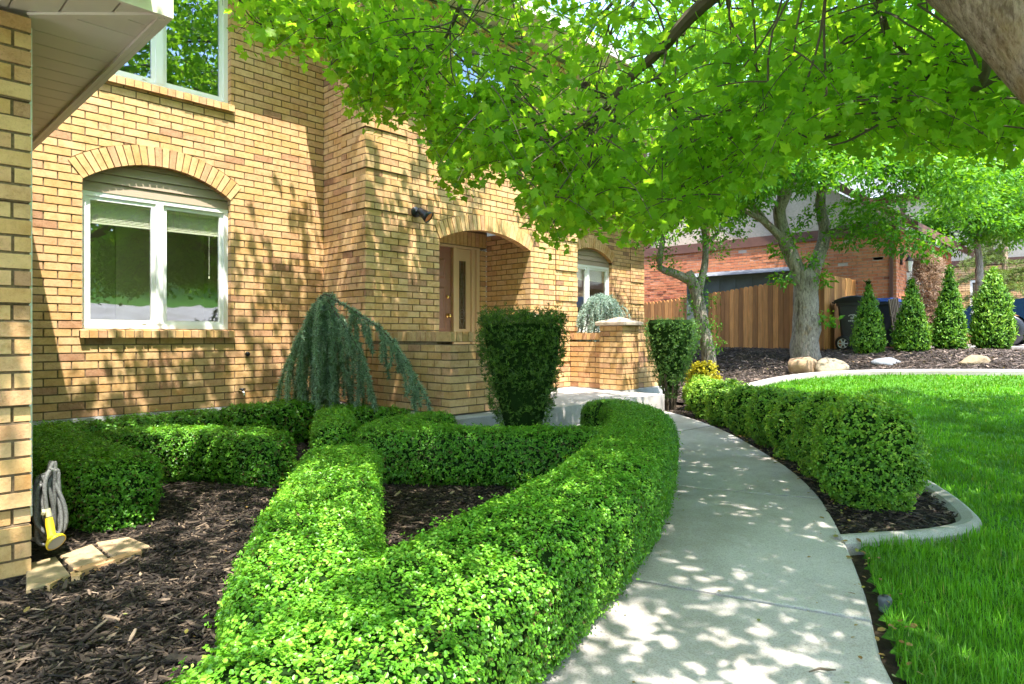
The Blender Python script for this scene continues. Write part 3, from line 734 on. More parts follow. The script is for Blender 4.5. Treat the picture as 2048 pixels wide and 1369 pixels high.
# garage front and its return, quoined corner
brickwall(mb, (0, 3.56, 0), XP, NP, -4, .60, GZ - .02, 1.42, quoins=[(.13, .60)], par=(0, 0), phase=1)
brickwall(mb, (.60, 0, 0), (0, 1, 0), (1, 0, 0), 3.66, YA, GZ - .02, 1.42)
# left window wall
brickwall(mb, (0, YA, 0), XP, NP, .60, XB0 + .06, ZF, EAVE, holes=[(1.58, 2.95, .07, 1.459), (1.58, 2.95, 2.50, 3.85)], arches=[(aA, 1.459)])
arch_ring(mb, (0, YA, 0), XP, NP, aA, 24)
mb.part('window_wall', BR, house)
mb = MB()
# entry bay: return wall and front with the arch
brickwall(mb, (XB0, 0, 0), (0, 1, 0), NX, YB, YA, ZF, EAVE, quoins=[(YB, YB + .48)], par=(1, 0), phase=2)
brickwall(mb, (0, YB, 0), XP, NP, XB0, XB1, ZF, EAVE, holes=[(5.11, 6.77, ZF - .1, 1.19), (5.34, 6.54, 2.50, 3.85)], arches=[(aD, 1.19)], quoins=[(XB0, XB0 + .56), (XB1 - .50, XB1)], par=(2, 0), phase=2)
arch_ring(mb, (0, YB, 0), XP, NP, aD, 26)
brickwall(mb, (XB1, 0, 0), (0, 1, 0), (1, 0, 0), YB + .1, YC, ZF, EAVE)
mb.part('entry_bay', BR, house)
mb = MB()
# inside the entry recess
brickwall(mb, (6.77, 0, 0), (0, 1, 0), NX, YB + .1, YA, ZF, 1.56)
brickwall(mb, (5.11, 0, 0), (0, 1, 0), (1, 0, 0), YB + .1, YA, ZF, 1.56)
brickwall(mb, (0, YA, 0), XP, NP, 5.11, 6.77, ZF, 1.30, holes=[(5.11, 6.655, ZF - .1, 1.40)])
# soldier course over the door
for k in range(22):
    u = 5.11 + k * .0755; V = (u + .005, u + .070)
    mb.box(V[0], V[1], YA, YA + .1, 1.315, 1.515, rng.random() * .7, 0)
mb.box(5.11, 6.77, YA + .009, YA + .1, 1.30, 1.56, .5, 1)
mb.part('entry_recess_wall', BR, house)
mb = MB()
brickwall(mb, (0, YC, 0), XP, NP, XB1, XR, ZF, EAVE, holes=[(9.35, 10.72, .07, 1.45), (9.35, 10.72, 2.50, 3.85)], arches=[(aR, 1.45)], quoins=[(XR - .5, XR)])
arch_ring(mb, (0, YC, 0), XP, NP, aR, 24)
mb.box(XR - .02, XR + .08, YC + .1, YC + 6, GZ, EAVE, .5, 1)
mb.part('right_wall', BR, house)
mb = MB(); mb.box(5.11, 6.77, YB + .1, YA + .05, 1.56, 1.60); mb.part('entry_ceiling', M['ceil'], house)
for x0, x1, y in ((.60, XB0, YA), (XB0, 5.1, YB), (6.78, XB1, YB), (XB1, XR, YC)):
    mb = MB(); mb.box(x0, x1 - .003, y - .012, y + .1, GZ - .05, ZF - .002); mb.part('foundation', M['foundation'], house)

# inner linings so that the panes look into rooms
def window(X0, X1, y, Z0, Z1, glass, blind=.0, label=None, sill=True, rec=.075, cord=False):
    f = MB(); yf = y + rec; w = .045
    f.box(X0, X1, yf, yf + .07, Z1 - w, Z1); f.box(X0, X1, yf, yf + .07, Z0, Z0 + w)
    f.box(X0, X0 + w, yf, yf + .07, Z0 + w, Z1 - w); f.box(X1 - w, X1, yf, yf + .07, Z0 + w, Z1 - w)
    c = (X0 + X1) / 2; f.box(c - .035, c + .035, yf - .004, yf + .07, Z0 + w, Z1 - w)
    panes = []
    for a, b, dy in ((X0 + w, c - .035, .012), (c + .035, X1 - w, .022)):
        s = .038; ya = yf + dy
        f.box(a, b, ya, ya + .04, Z1 - w - s, Z1 - w); f.box(a, b, ya, ya + .04, Z0 + w, Z0 + w + s)
        f.box(a, a + s, ya, ya + .04, Z0 + w + s, Z1 - w - s); f.box(b - s, b, ya, ya + .04, Z0 + w + s, Z1 - w - s)
        panes.append((a + s, b - s, ya + .02))
    f.box(c - .16, c - .12, yf - .006, yf + .012, Z0 + w + .004, Z0 + w + .02)
    fr = f.part('window', M['vinyl'], house, label=label)
    for a, b, yy in panes:
        p = MB(); p.add([(a, yy, Z0 + .083), (b, yy, Z0 + .083), (b, yy, Z1 - .083), (a, yy, Z1 - .083)], [[0, 1, 2, 3]]); p.part('pane', glass, fr)
        if blind:
            q = MB(); yb = yy + .045; n = int(blind / .014)
            q.box(a - .02, b + .02, yb - .015, yb + .02, Z1 - .10, Z1 - .07)
            for k in range(n):
                z = Z1 - .105 - k * .014; q.add([(a - .02, yb - .006, z - .011), (b + .02, yb - .006, z - .011), (b + .02, yb + .006, z + .0035), (a - .02, yb + .006, z + .0035)], [[0, 1, 2, 3]])
            q.box(a - .02, b + .02, yb - .012, yb + .014, Z1 - .115 - n * .014, Z1 - .10 - n * .014)
            if cord and a > c: q.tube([(b - .09, yb - .02, Z1 - .3), (b - .09, yb - .02, Z1 - .72)], .0025, 5); q.lathe([(0, -.02), (.008, -.02), (.006, .01), (0, .012)], (b - .09, yb - .02, Z1 - .74), 8)
            q.part('blind', M['blind'], fr)
    if sill:
        q = MB(); n = int(round((X1 - X0 + .06) / .0755)); st = (X1 - X0 + .06) / n
        for k in range(n):
            u = X0 - .03 + k * st; t = rng.random() * .8; yo = y - .045 + rng.normal(0, .0015)
            q.hexa([(u + .004, yo, Z0 - .088), (u + st - .004, yo, Z0 - .088), (u + st - .004, yf, Z0 - .075), (u + .004, yf, Z0 - .075), (u + .004, yo, Z0 - .018), (u + st - .004, yo, Z0 - .018), (u + st - .004, yf, Z0 - .002), (u + .004, yf, Z0 - .002)], t)
        q.hexa([(X0 - .026, y - .037, Z0 - .085), (X1 + .026, y - .037, Z0 - .085), (X1 + .026, yf, Z0 - .075), (X0 - .026, yf, Z0 - .075), (X0 - .026, y - .037, Z0 - .026), (X1 + .026, y - .037, Z0 - .026), (X1 + .026, yf, Z0 - .010), (X0 - .026, yf, Z0 - .010)], .5, 1)
        q.part('sill', BR, fr)
    r = MB(); y0 = yf + .08; A, B, D = X0 - .5, X1 + .5, 1.9
    z0, z1 = Z0 - .75, Z1 + .3
    r.add([(A, y0, z0), (B, y0, z0), (B, y0 + D, z0), (A, y0 + D, z0), (A, y0, z1), (B, y0, z1), (B, y0 + D, z1), (A, y0 + D, z1)], [[0, 1, 2, 3], [7, 6, 5, 4], [1, 5, 6, 2], [2, 6, 7, 3], [3, 7, 4, 0]])
    r.box(c + .12, c + .55, y0 + D - .05, y0 + D - .01, z0, z0 + 2.05, .5, 1)
    r.part('room_lining', [M['room'], M['blind']], fr)
    return fr
def tympanum(A, y, zs, parent):
    q = MB(); yy = y + .085; r = A['R'] + .01; zc = A['zc']; u = A['uc']
    rows = [(zs - .09, zs + .005), (zs + .005, zs + .095), (zs + .095, zs + .185), (zs + .185, zc + A['R'])]
    for i, (za, zb) in enumerate(rows):
        def hf(z): return sqrt(max(0, r * r - (z - zc) ** 2)) if z > zs else .685
        zz = np.linspace(za, zb - .001, 9); L_ = [(u - hf(z), yy - .016 * (1 - (z - za) / (zb - za)), z) for z in zz]; R_ = [(u + hf(z), yy - .016 * (1 - (z - za) / (zb - za)), z) for z in zz]
        q.add(L_ + R_, [[k, 9 + k, 10 + k, k + 1] for k in range(8)])
        q.add([L_[0], R_[0], (R_[0][0], yy + .02, za), (L_[0][0], yy + .02, za)], [[3, 2, 1, 0]])
    q.part('arch_panel', M['siding'], parent)
w1 = window(1.58, 2.95, YA, .07, 1.372, M['glass'], .19, 'white two-pane window under a brick arch, raised blinds inside', cord=True); tympanum(aA, YA, 1.459, w1)
w2 = window(9.35, 10.72, YC, .07, 1.36, M['glass'], .19, 'white two-pane window under a brick arch beyond the entry'); tympanum(aR, YC, 1.45, w2)
window(1.58, 2.95, YA, 2.50, 3.85, M['glass_up'], 0, 'upper white window reflecting trees and sky')
window(5.34, 6.54, YB, 2.50, 3.85, M['glass_up'], 0, 'upper window over the entry reflecting sky')
window(9.35, 10.72, YC, 2.50, 3.85, M['glass_up'], 0)

# front door and sidelight
DX0, DX1, DZ = 5.26, 6.16, 1.27
d = MB(); yd = YA + .10
d.box(DX0, DX1, yd, yd + .045, ZF, DZ)
def panel(mb, x0, x1, z0, z1, y, top=None):
    e = .025
    mb.hexa([(x0, y, z0), (x1, y, z0), (x1, y + .01, z0), (x0, y + .01, z0), (x0, y, z1), (x1, y, z1), (x1, y + .01, z1), (x0, y + .01, z1)])
    mb.add([(x0, y, z0), (x1, y, z0), (x1, y, z1), (x0, y, z1), (x0 + e, y - .012, z0 + e), (x1 - e, y - .012, z0 + e), (x1 - e, y - .012, z1 - e), (x0 + e, y - .012, z1 - e)], [[0, 1, 5, 4], [1, 2, 6, 5], [2, 3, 7, 6], [3, 0, 4, 7], [4, 5, 6, 7]])
for a, b in ((DX0 + .12, DX0 + .40), (DX0 + .50, DX0 + .78)):
    for za, zb in ((ZF + .22, ZF + .72), (ZF + .84, ZF + 1.46), (ZF + 1.58, ZF + 1.86)): panel(d, a, b, za, zb, yd - .001)
door = d.part('front_door', M['door'], house)
k = MB(); kx, kz = DX1 - .065, .29
k.lathe([(0, -.075), (.020, -.072), (.030, -.055), (.024, -.036), (.011, -.03), (.011, -.012), (.033, -.010), (.033, 0)], (kx, yd, kz), 16, axis='y'); k.part('door_knob', M['brass'], door, True)
k = MB(); k.lathe([(0, -.026), (.018, -.026), (.022, -.020), (.031, -.014), (.031, 0)], (kx, yd, kz + .27), 16, axis='y'); k.part('deadbolt', M['brass'], door, True)
t = MB(); yt = YA + .02
t.box(5.11, 6.655, yt, yt + .09, DZ + .02, 1.31); t.box(5.11, 6.655, yt + .002, yt + .12, DZ + .005, DZ + .02)
t.box(DX1 + .005, DX1 + .06, yt + .03, yt + .12, ZF, DZ + .005); t.box(6.595, 6.655, yt + .004, yt + .12, ZF, DZ + .005)
t.box(6.54, 6.595, yt + .05, yt + .12, ZF, DZ + .005); t.box(5.11, 5.26, yt + .03, yt + .12, ZF, DZ + .005)
t.part('door_frame', M['trim'], house)
SX0, SX1 = 6.22, 6.54; ys = yt + .085
s_ = MB(); gx0, gx1, gz0, gz1 = SX0 + .10, SX0 + .235, .10, 1.10
s_.box(SX0, gx0, ys, ys + .04, ZF, DZ); s_.box(gx1, SX1, ys, ys + .04, ZF, DZ); s_.box(gx0, gx1, ys, ys + .04, gz1, DZ); s_.box(gx0, gx1, ys, ys + .04, ZF, gz0)
panel(s_, SX0 + .07, SX1 - .06, ZF + .15, ZF + .62, ys - .001)
sl = s_.part('sidelight', M['trim'], house)
g = MB(); g.add([(gx0, ys + .02, gz0), (gx1, ys + .02, gz0), (gx1, ys + .02, gz1), (gx0, ys + .02, gz1)], [[0, 1, 2, 3]]); g.part('pane', M['side_glass'], sl)
g = MB(); cx = (gx0 + gx1) / 2
for dx in (-.035, .035): g.tube([(cx + dx, ys + .012, gz0), (cx + dx, ys + .012, .55), (cx + dx * .4, ys + .012, .8), (cx + dx, ys + .012, gz1)], .004, 5)
for s in (-1, 1):
    g.tube([(cx + s * .045 * sin(t_), ys + .01, .32 + .07 * cos(t_)) for t_ in np.linspace(0, pi, 12)], .004, 5)
    g.tube([(cx + s * .055, ys + .01, .24), (cx + s * .02, ys + .01, .18), (cx, ys + .01, .11)], .004, 5)
    g.tube([(cx, ys + .01, .39), (cx + s * .03, ys + .01, .5), (cx, ys + .01, .62), (cx - s * .03, ys + .01, .76), (cx, ys + .01, .92)], .003, 5)
for t_ in range(1): g.tube([(cx + .025 * sin(q), ys + .01, .32 + .035 * cos(q)) for q in np.linspace(0, 2 * pi, 14)], .0035, 5)
g.part('leading', M['lead'], sl)
r = MB(); r.box(5.05, 6.9, YA + .22, YA + .26, ZF, 1.6); r.box(5.05, 6.9, YA + .12, YA + .2, 1.33, 1.6); r.part('hall_lining', M['room'], house)

# main eaves: soffit, fascia and roof slopes
mb = MB()
for x0, x1, y0, y1 in ((.0, 3.555, YA - .61, YA + .4), (3.555, XB1 + .5, YB - .61, YB + 1.5), (XB1 + .5, XR + .6, YC - .61, YC + .4)):
    mb.box(x0, x1, y0, y1, EAVE, EAVE + .03)
mb.part('eave_soffit', M['soffit'], house)
mb = MB()
for x0, x1, y in ((.0, 3.555, YA - .61), (3.555, XB1 + .5, YB - .61), (XB1 + .5, XR + .6, YC - .61)):
    mb.box(x0, x1, y - .03, y, EAVE - .02, EAVE + .16)
mb.box(3.525, 3.555, YB - .64, YA - .61, EAVE - .02, EAVE + .16); mb.box(XB1 + .5, XB1 + .53, YB - .64, YC - .61, EAVE - .02, EAVE + .16)
mb.part('eave_fascia', M['soffit'], house)
mb = MB()
mb.add([(-.2, YA - .65, EAVE + .15), (XR + .6, YA - .65, EAVE + .15), (XR - 3, YA + 5, EAVE + 2.8), (-.2, YA + 5, EAVE + 2.8), (XR + .6, YA + 10, EAVE + .15), (-.2, YA + 10, EAVE + .15)], [[0, 1, 2, 3], [3, 2, 4, 5]])
mb.add([(1, 2, 3)] * 0 + [(XR + .6, YA - .65, EAVE + .15), (XR + .6, YA + 10, EAVE + .15), (XR - 3, YA + 5, EAVE + 2.8)], [[0, 1, 2]])
mb.add([(3.5, YB - .66, EAVE + .16), (XB1 + .55, YB - .66, EAVE + .16), ((3.5 + XB1 + .55) / 2, YB + 1.6, EAVE + 1.3), ((3.5 + XB1 + .55) / 2, YB + 4, EAVE + 1.3), (3.5, YA + 1, EAVE + .16), (XB1 + .55, YA + 1, EAVE + .16)], [[0, 1, 2], [1, 5, 3, 2], [4, 0, 2, 3]])
mb.part('roof', M['roof'], house)

# garage eave over the camera's left shoulder: grooved soffit in two directions, fascia, gutter end, roof
GE, GX, GY = 1.435, 1.03, 3.12
mb = MB(); p = .165
y = GY + .45; k = 0
while y < YA - .02:
    y1 = min(y + p - .008, YA - .02); mb.box(.60, GX - .012, y, y1, GE, GE + .012, rng.random()); y += p
# the corner, mitred
y = GY + .02
while y < GY + .45:
    y1 = min(y + p - .008, GY + .45); xa = max(.60, GX - .012 - (y - GY) * 1.0)
    mb.hexa([(.60 + (GY + .42 - y) * .97, y, GE), (GX - .012, y, GE), (GX - .012, y1, GE), (.60 + max(0, GY + .42 - y1) * .97, y1, GE), (.60 + (GY + .42 - y) * .97, y, GE + .012), (GX - .012, y, GE + .012), (GX - .012, y1, GE + .012), (.60 + max(0, GY + .42 - y1) * .97, y1, GE + .012)], rng.random()); y += p
x = GX - .02
while x > -4:
    x1 = x - p + .008; ya = GY + max(.0, (GX - x) if x > .6 else .42); yb = GY + .01
    top = min(3.56, GY + (GX - x) * 1.03) ; tp1 = min(3.56, GY + (GX - x1) * 1.03)
    mb.hexa([(x1, yb, GE), (x, yb, GE), (x, max(yb + .002, top), GE), (x1, tp1, GE), (x1, yb, GE + .012), (x, yb, GE + .012), (x, max(yb + .002, top), GE + .012), (x1, tp1, GE + .012)], rng.random()); x -= p
mb.box(-4, GX - .02, GY + .01, YA - .03, GE + .014, GE + .03)
a_ = np.array([(.60, 3.56), (GX - .01, GY + .01)]); dd = np.array([.707, .707]) * .022
mb.hexa([(*(a_[0] - dd), GE - .012), (*(a_[1] - dd), GE - .012), (*(a_[1] + dd), GE - .012), (*(a_[0] + dd), GE - .012), (*(a_[0] - dd), GE - .001), (*(a_[1] - dd), GE - .001), (*(a_[1] + dd), GE - .001), (*(a_[0] + dd), GE - .001)])
mb.part('garage_soffit', M['soffit'], house)
mb = MB(); mb.box(GX - .012, GX + .012, GY, YA - .03, GE - .02, GE + .16); mb.box(GX - .034, GX - .0125, GY + .03, YA - .03, GE - .019, GE - .002); mb.box(-4, GX + .012, GY - .022, GY - .002, GE - .02, GE + .16); mb.part('garage_fascia', M['soffit'], house)
mb = MB(); mb.extrude([(-4, GY - .025, GE + .02), (-4, GY - .11, GE + .04), (-4, GY - .13, GE + .14), (-4, GY - .025, GE + .14)], (4 + GX - .10, 0, 0)); mb.part('garage_gutter', M['soffit'], house)
mb = MB(); mb.add([(-4, GY - .12, GE + .165), (GX + .05, GY - .05, GE + .165), (-.9, 5.2, GE + 1.0), (-4, 5.2, GE + 1.0), (GX + .05, YA - .03, GE + .165), (-.9, YA - .03, GE + 1.0)], [[0, 1, 2, 3], [1, 4, 5, 2]]); mb.part('garage_roof', M['roof'], house)
# white downspout behind the quoined garage corner
mb = MB(); mb.box(.545, .625, 3.665, 3.72, GZ + .25, GE - .02)
for i in range(4): mb.box(.55 + i * .02, .56 + i * .02, 3.655, 3.67, GZ + .25, GE - .02)
mb.part('downspout', M['vinyl'], house)

# ------------------------------------------------------------------ porch walls with capped pillars
def capstone(mb, cx, cy, z, s=.245, sx=None):
    t = .055
    Gq = []
    for r, zz in ((s - .012, z), (s, z + .012), (s, z + t - .008), (s - .008, z + t), (s * .5, z + t + .035), (.03, z + t + .068), (.0, z + t + .07)):
        Gq.append([(cx - r, cy - r, zz), (cx + r, cy - r, zz), (cx + r, cy + r, zz), (cx - r, cy + r, zz)])
    mb.grid(np.array(Gq), True); mb.poly(Gq[0][::-1])
def rowlock(mb, x0, x1, y0, y1, z):
    """brick-on-edge coping from z-.095 to z"""
    if x1 - x0 > y1 - y0:
        n = int((x1 - x0) / .0755); st = (x1 - x0) / n
        for k in range(n): mb.box(x0 + k * st + .004, x0 + (k + 1) * st - .004, y0 + rng.normal(0, .001), y1, z - .095, z, rng.random() * .8)
    else:
        n = int((y1 - y0) / .0755); st = (y1 - y0) / n
        for k in range(n): mb.box(x0 + rng.normal(0, .001), x1, y0 + k * st + .004, y0 + (k + 1) * st - .004, z - .095, z, rng.random() * .8)
    mb.box(x0 + .008, x1 - .008, y0 + .008, y1 - .008, z - .1, z - .006, .5, 1)
def pillar(mb, x0, x1, y0, y1, z0, z1):
    brickwall(mb, (0, y0, 0), XP, NP, x0, x1, z0, z1, par=(1, 0), skew=x0 % BL)
    brickwall(mb, (x0, 0, 0), (0, 1, 0), NX, y0, y1, z0, z1, par=(2, 0), skew=y0 % BL)
    brickwall(mb, (x1, 0, 0), (0, 1, 0), (1, 0, 0), y0 + .1, y1, z0, z1); brickwall(mb, (0, y1, 0), XP, (0, 1, 0), x0 + .1, x1 - .1, z0, z1)
    mb.box(x0 + .05, x1 - .05, y0 + .05, y1 - .05, z0, z1 - .002, .5, 1)
ZT = .04
pw = thing('porch_wall', (4.2, 4.8, GZ), 'low brick porch wall behind the weeping cedar and the dark yew', 'garden wall', 'low brick porch walls')
mb = MB()
brickwall(mb, (4.06, 0, 0), (0, 1, 0), NX, 4.72, 6.12, ZF, ZT - .09, par=(2, 0), skew=.05)
brickwall(mb, (0, 4.72, 0), XP, NP, 4.06, 5.21, ZF, ZT - .09, par=(1, 0), skew=.02)
brickwall(mb, (4.28, 0, 0), (0, 1, 0), (1, 0, 0), 4.93, 6.12, ZF, ZT - .09); brickwall(mb, (0, 4.94, 0), XP, (0, 1, 0), 4.28, 5.21, ZF, ZT - .09)
mb.box(4.075, 4.27, 4.94, 6.12, ZF, ZT - .1, .5, 1)
mb.part('wall', BR, pw)
mb = MB(); rowlock(mb, 4.06, 4.28, 4.94, 6.12, ZT); rowlock(mb, 4.06, 5.2, 4.72, 4.94, ZT); mb.part('coping', BR, pw)
mb = MB(); pillar(mb, 5.21, 5.60, 4.78, 5.17, ZF, .14); pl = mb.part('pillar', BR, pw)
mb = MB(); capstone(mb, 5.405, 4.975, .142); mb.part('pillar_cap', M['capstone'], pl)
pw = thing('porch_wall', (8.0, 5.4, GZ), 'low brick porch wall with capped pillar in front of the silver spruce', 'garden wall', 'low brick porch walls')
mb = MB()
brickwall(mb, (7.63, 0, 0), (0, 1, 0), NX, 5.52, 6.12, ZF, ZT - .09)
brickwall(mb, (0, 5.22, 0), XP, NP, 7.95, 8.62, ZF, ZT - .09, par=(0, 0), skew=.1)
brickwall(mb, (8.62, 0, 0), (0, 1, 0), (1, 0, 0), 5.32, 7.5, ZF, ZT - .09); brickwall(mb, (0, 5.44, 0), XP, (0, 1, 0), 7.95, 8.5, ZF, ZT - .09)
mb.part('wall', BR, pw)
mb = MB(); rowlock(mb, 7.63, 7.85, 5.52, 6.14, ZT); rowlock(mb, 7.95, 8.62, 5.22, 5.44, ZT); rowlock(mb, 8.40, 8.62, 5.445, 7.5, ZT); mb.part('coping', BR, pw)
mb = MB(); mb.box(7.62, 7.86, 5.452, 6.14, GZ - .05, ZF); mb.box(7.54, 8.64, 5.13, 5.45, GZ - .05, ZF - .002); mb.box(8.42, 8.64, 5.452, 7.5, GZ - .05, ZF - .002); mb.part('footing', M['foundation'], pw)
mb = MB(); pillar(mb, 7.55, 7.95, 5.14, 5.53, ZF, .14); pl = mb.part('pillar', BR, pw)
mb = MB(); capstone(mb, 7.75, 5.335, .142); mb.part('pillar_cap', M['capstone'], pl)

# ------------------------------------------------------------------ small fittings on the house
fl = thing('floodlight', (4.74, YB, 1.43), 'dark wall floodlight with orange lens left of the entry arch', 'wall light')
mb = MB(); mb.lathe([(0, -.035), (.055, -.035), (.062, -.02), (.062, 0)], (4.74, YB, 1.46), 18, axis='y'); mb.tube([(4.74, YB - .03, 1.46), (4.745, YB - .10, 1.45), (4.75, YB - .13, 1.42)], .018, 8); mb.part('mounting_plate', M['black'], fl, True)
mb = MB()
ax = unit(np.array([.35, -.6, -.55])); 
def cone(mb, c, ax, prof, n=18):
    A = unit(np.cross(ax, [0, 0, 1.])); B = np.cross(ax, A); th = np.linspace(0, 2 * pi, n, endpoint=False)
    mb.grid(np.array([[np.asarray(c) + ax * h + (A * cos(t) + B * sin(t)) * r for t in th] for r, h in prof]), True)
cone(mb, (4.75, YB - .11, 1.45), ax, [(0, -.05), (.035, -.045), (.042, 0), (.06, .07), (.072, .12), (.068, .12), (.05, .06)]); mb.part('lamp_housing', M['black'], fl, True)
mb = MB(); cone(mb, (4.75, YB - .11, 1.45), ax, [(0, .118), (.05, .115), (.066, .105)]); mb.part('lens', M['orange'], fl, True)

fc = thing('garden_faucet', (3.05, YA, -.62), 'small metal hose faucet low on the wall left of the cedar', 'faucet')
mb = MB(); mb.tube([(3.05, YA, -.60), (3.05, YA - .08, -.60), (3.05, YA - .10, -.63), (3.05, YA - .10, -.68)], [.014, .016, .016, .02], 10); mb.part('spout', M['chrome'], fc, True)
mb = MB(); mb.lathe([(0, .03), (.03, .03), (.034, .022), (.03, .014), (0, .014)], (3.05, YA - .06, -.60), 12); mb.tube([(3.05, YA - .06, -.60), (3.05, YA - .06, -.58)], .006, 6); mb.part('handle', M['black'], fc, True)
vc = MB(); vc.lathe([(0, -.03), (.02, -.03), (.026, -.02), (.026, .005)], (3.13, YA, -.20), 14, axis='y'); tag(vc.single('vent_cap', M['black'], (3.13, YA, -.20), True), 'small black round cap stuck in the brick wall under the window', 'vent cap')
# coiled hose hanging on the garage corner
hs = thing('garden_hose', (.68, 3.72, -.95), 'coiled grey garden hose with yellow nozzle hanging on the brick corner', 'garden hose')
mb = MB()
for k in range(12):
    ph = k * 1.3; w = .018 + .040 * ((k * .37) % 1); hgt = .150 + .022 * cos(ph * 1.7); cx = .690 + .020 * sin(ph); cy = 3.655 + .010 * k
    tt = np.linspace(0, 2 * pi, 26)
    pts = np.stack([cx + w * np.sin(tt) * (1 - .35 * np.cos(tt)) + .012 * np.sin(2 * tt + ph), cy + .02 * np.sin(tt + ph), -.80 + .02 * sin(ph) + hgt * np.cos(tt) + .01 * np.sin(3 * tt + ph)], -1)
    mb.tube(pts, .0095, 8, rnd=k / 12)
mb.part('hose_coil', None or M.setdefault('hose', m_plain('grey_hose', (.125, .125, .12), .5, nscale=160, namt=.6)), hs, True)
mb = MB(); mb.tube([(.675, 3.63, -.80), (.68, 3.625, -.835)], .013, 10); mb.box(.655, .665, 3.62, 3.64, -.825, -.80); mb.tube([(.662, 3.625, -.81), (.655, 3.61, -.815)], .008, 8); mb.part('hose_valve', m_plain('pale_brass', (.62, .58, .36), .35, .3), hs, True)
yl = m_plain('yellow_plastic', (.75, .52, .02), .4)
mb = MB(); mb.tube([(.68, 3.622, -.84), (.682, 3.615, -.87), (.685, 3.60, -.91), (.688, 3.59, -.935)], [.015, .018, .017, .022], 12); mb.part('nozzle_grip', yl, hs, True)
mb = MB(); cone(mb, (.69, 3.585, -.935), unit(np.array([.35, -.75, -.5])), [(.01, -.02), (.03, -.005), (.042, .012), (.044, .022), (.038, .024)]); mb.part('nozzle_head', yl, hs, True)
mb = MB(); cone(mb, (.69, 3.585, -.935), unit(np.array([.35, -.75, -.5])), [(0, .023), (.037, .0235)]); mb.part('nozzle_face', m_plain('grey_nozzle_face', (.35, .36, .37), .5), hs)

# flat stones at the garage corner
for V, lb, r in (([(52, 1122), (112, 1107), (141, 1143), (100, 1160), (52, 1172)], 'mossy tan paving stone against the brick garage corner', .1), ([(119, 1105), (184, 1083), (217, 1111), (147, 1130)], 'middle tan paving stone of the three by the garage corner', .5), ([(191, 1080), (257, 1069), (300, 1086), (224, 1109)], 'sunlit tan paving stone of the three, farthest from the garage corner', .8)):
    P = [gp(x, y, GZ + .05) for x, y in V]; c = np.mean(P, 0); mb = MB()
    if (np.cross(np.array([*np.subtract(P[1], P[0]), 0]), np.array([*np.subtract(P[2], P[1]), 0]))[2]) < 0: P = P[::-1]
    P = np.array(P); Pi = c + (P - c) * .95
    n = len(P); Vv = [(x, y, GZ) for x, y in P] + [(x, y, GZ + .030) for x, y in P] + [(x, y, GZ + .038) for x, y in Pi]
    mb.add(Vv, [list(range(2 * n, 3 * n))], r); mb.add(Vv, [[i + o, (i + 1) % n + o, n + (i + 1) % n + o, n + i + o] for i in range(n) for o in (0, n)], r)
    tag(mb.single('paving_stone', M['paver'], (c[0], c[1], GZ)), lb, 'paving stone', 'flat paving stones by the garage corner')
for V, lb in (([(66, 1163), (104, 1150), (135, 1146), (100, 1165)], 'cut tan brick lying at the edge of the mossy paving stone'), ([(146, 1133), (217, 1113), (280, 1094), (284, 1099), (215, 1121), (150, 1142)], 'orange brick strip edging the middle and sunlit paving stones'), ([(140, 1141), (152, 1137), (165, 1141), (160, 1148), (143, 1150)], 'small broken reddish brick piece between the paving stones')):
    P = [gp(x, y, GZ + .045) for x, y in V]; c = np.mean(P, 0)
    ar = sum(P[i - 1][0] * P[i][1] - P[i][0] * P[i - 1][1] for i in range(len(P)))
    if ar < 0: P = P[::-1]
    mb = MB(); mb.prism(P, GZ - .01, GZ + .036, .6 if 'orange' in lb else .3)
    tag(mb.single('edging_brick', M['brick'], (c[0], c[1], GZ)), lb, 'brick')
# ------------------------------------------------------------------ shrubs beside the porch
def needle_tufts(mb, P, A, ln, n, wid_shape, tint=0., spread=1.0, mi=0):
    """n needles round every point P of a shoot that runs along A"""
    k = len(P); P = np.repeat(P, n, 0) + rng.normal(0, .004, (k * n, 3)); A = np.repeat(A, n, 0)
    D = unit(A * .55 + rvec(k * n) * spread); N = unit(np.cross(D, rvec(k * n)))
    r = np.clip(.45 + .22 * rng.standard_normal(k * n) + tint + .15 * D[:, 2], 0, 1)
    leaves(mb, P, N, D, ln * rng.uniform(.7, 1.2, k * n), wid_shape, r, mi)
FAT = (np.array([(0, .075, 0), (0, -.075, 0), (.7, -.07, 0), (1, 0, 0), (.7, .07, 0)]), [[0, 1, 2, 4], [4, 2, 3, 3]])
NDL = (np.array([(0, .11, 0), (0, -.11, 0), (1, -.04, 0), (1, .04, 0)]), [[0, 1, 2, 3]])

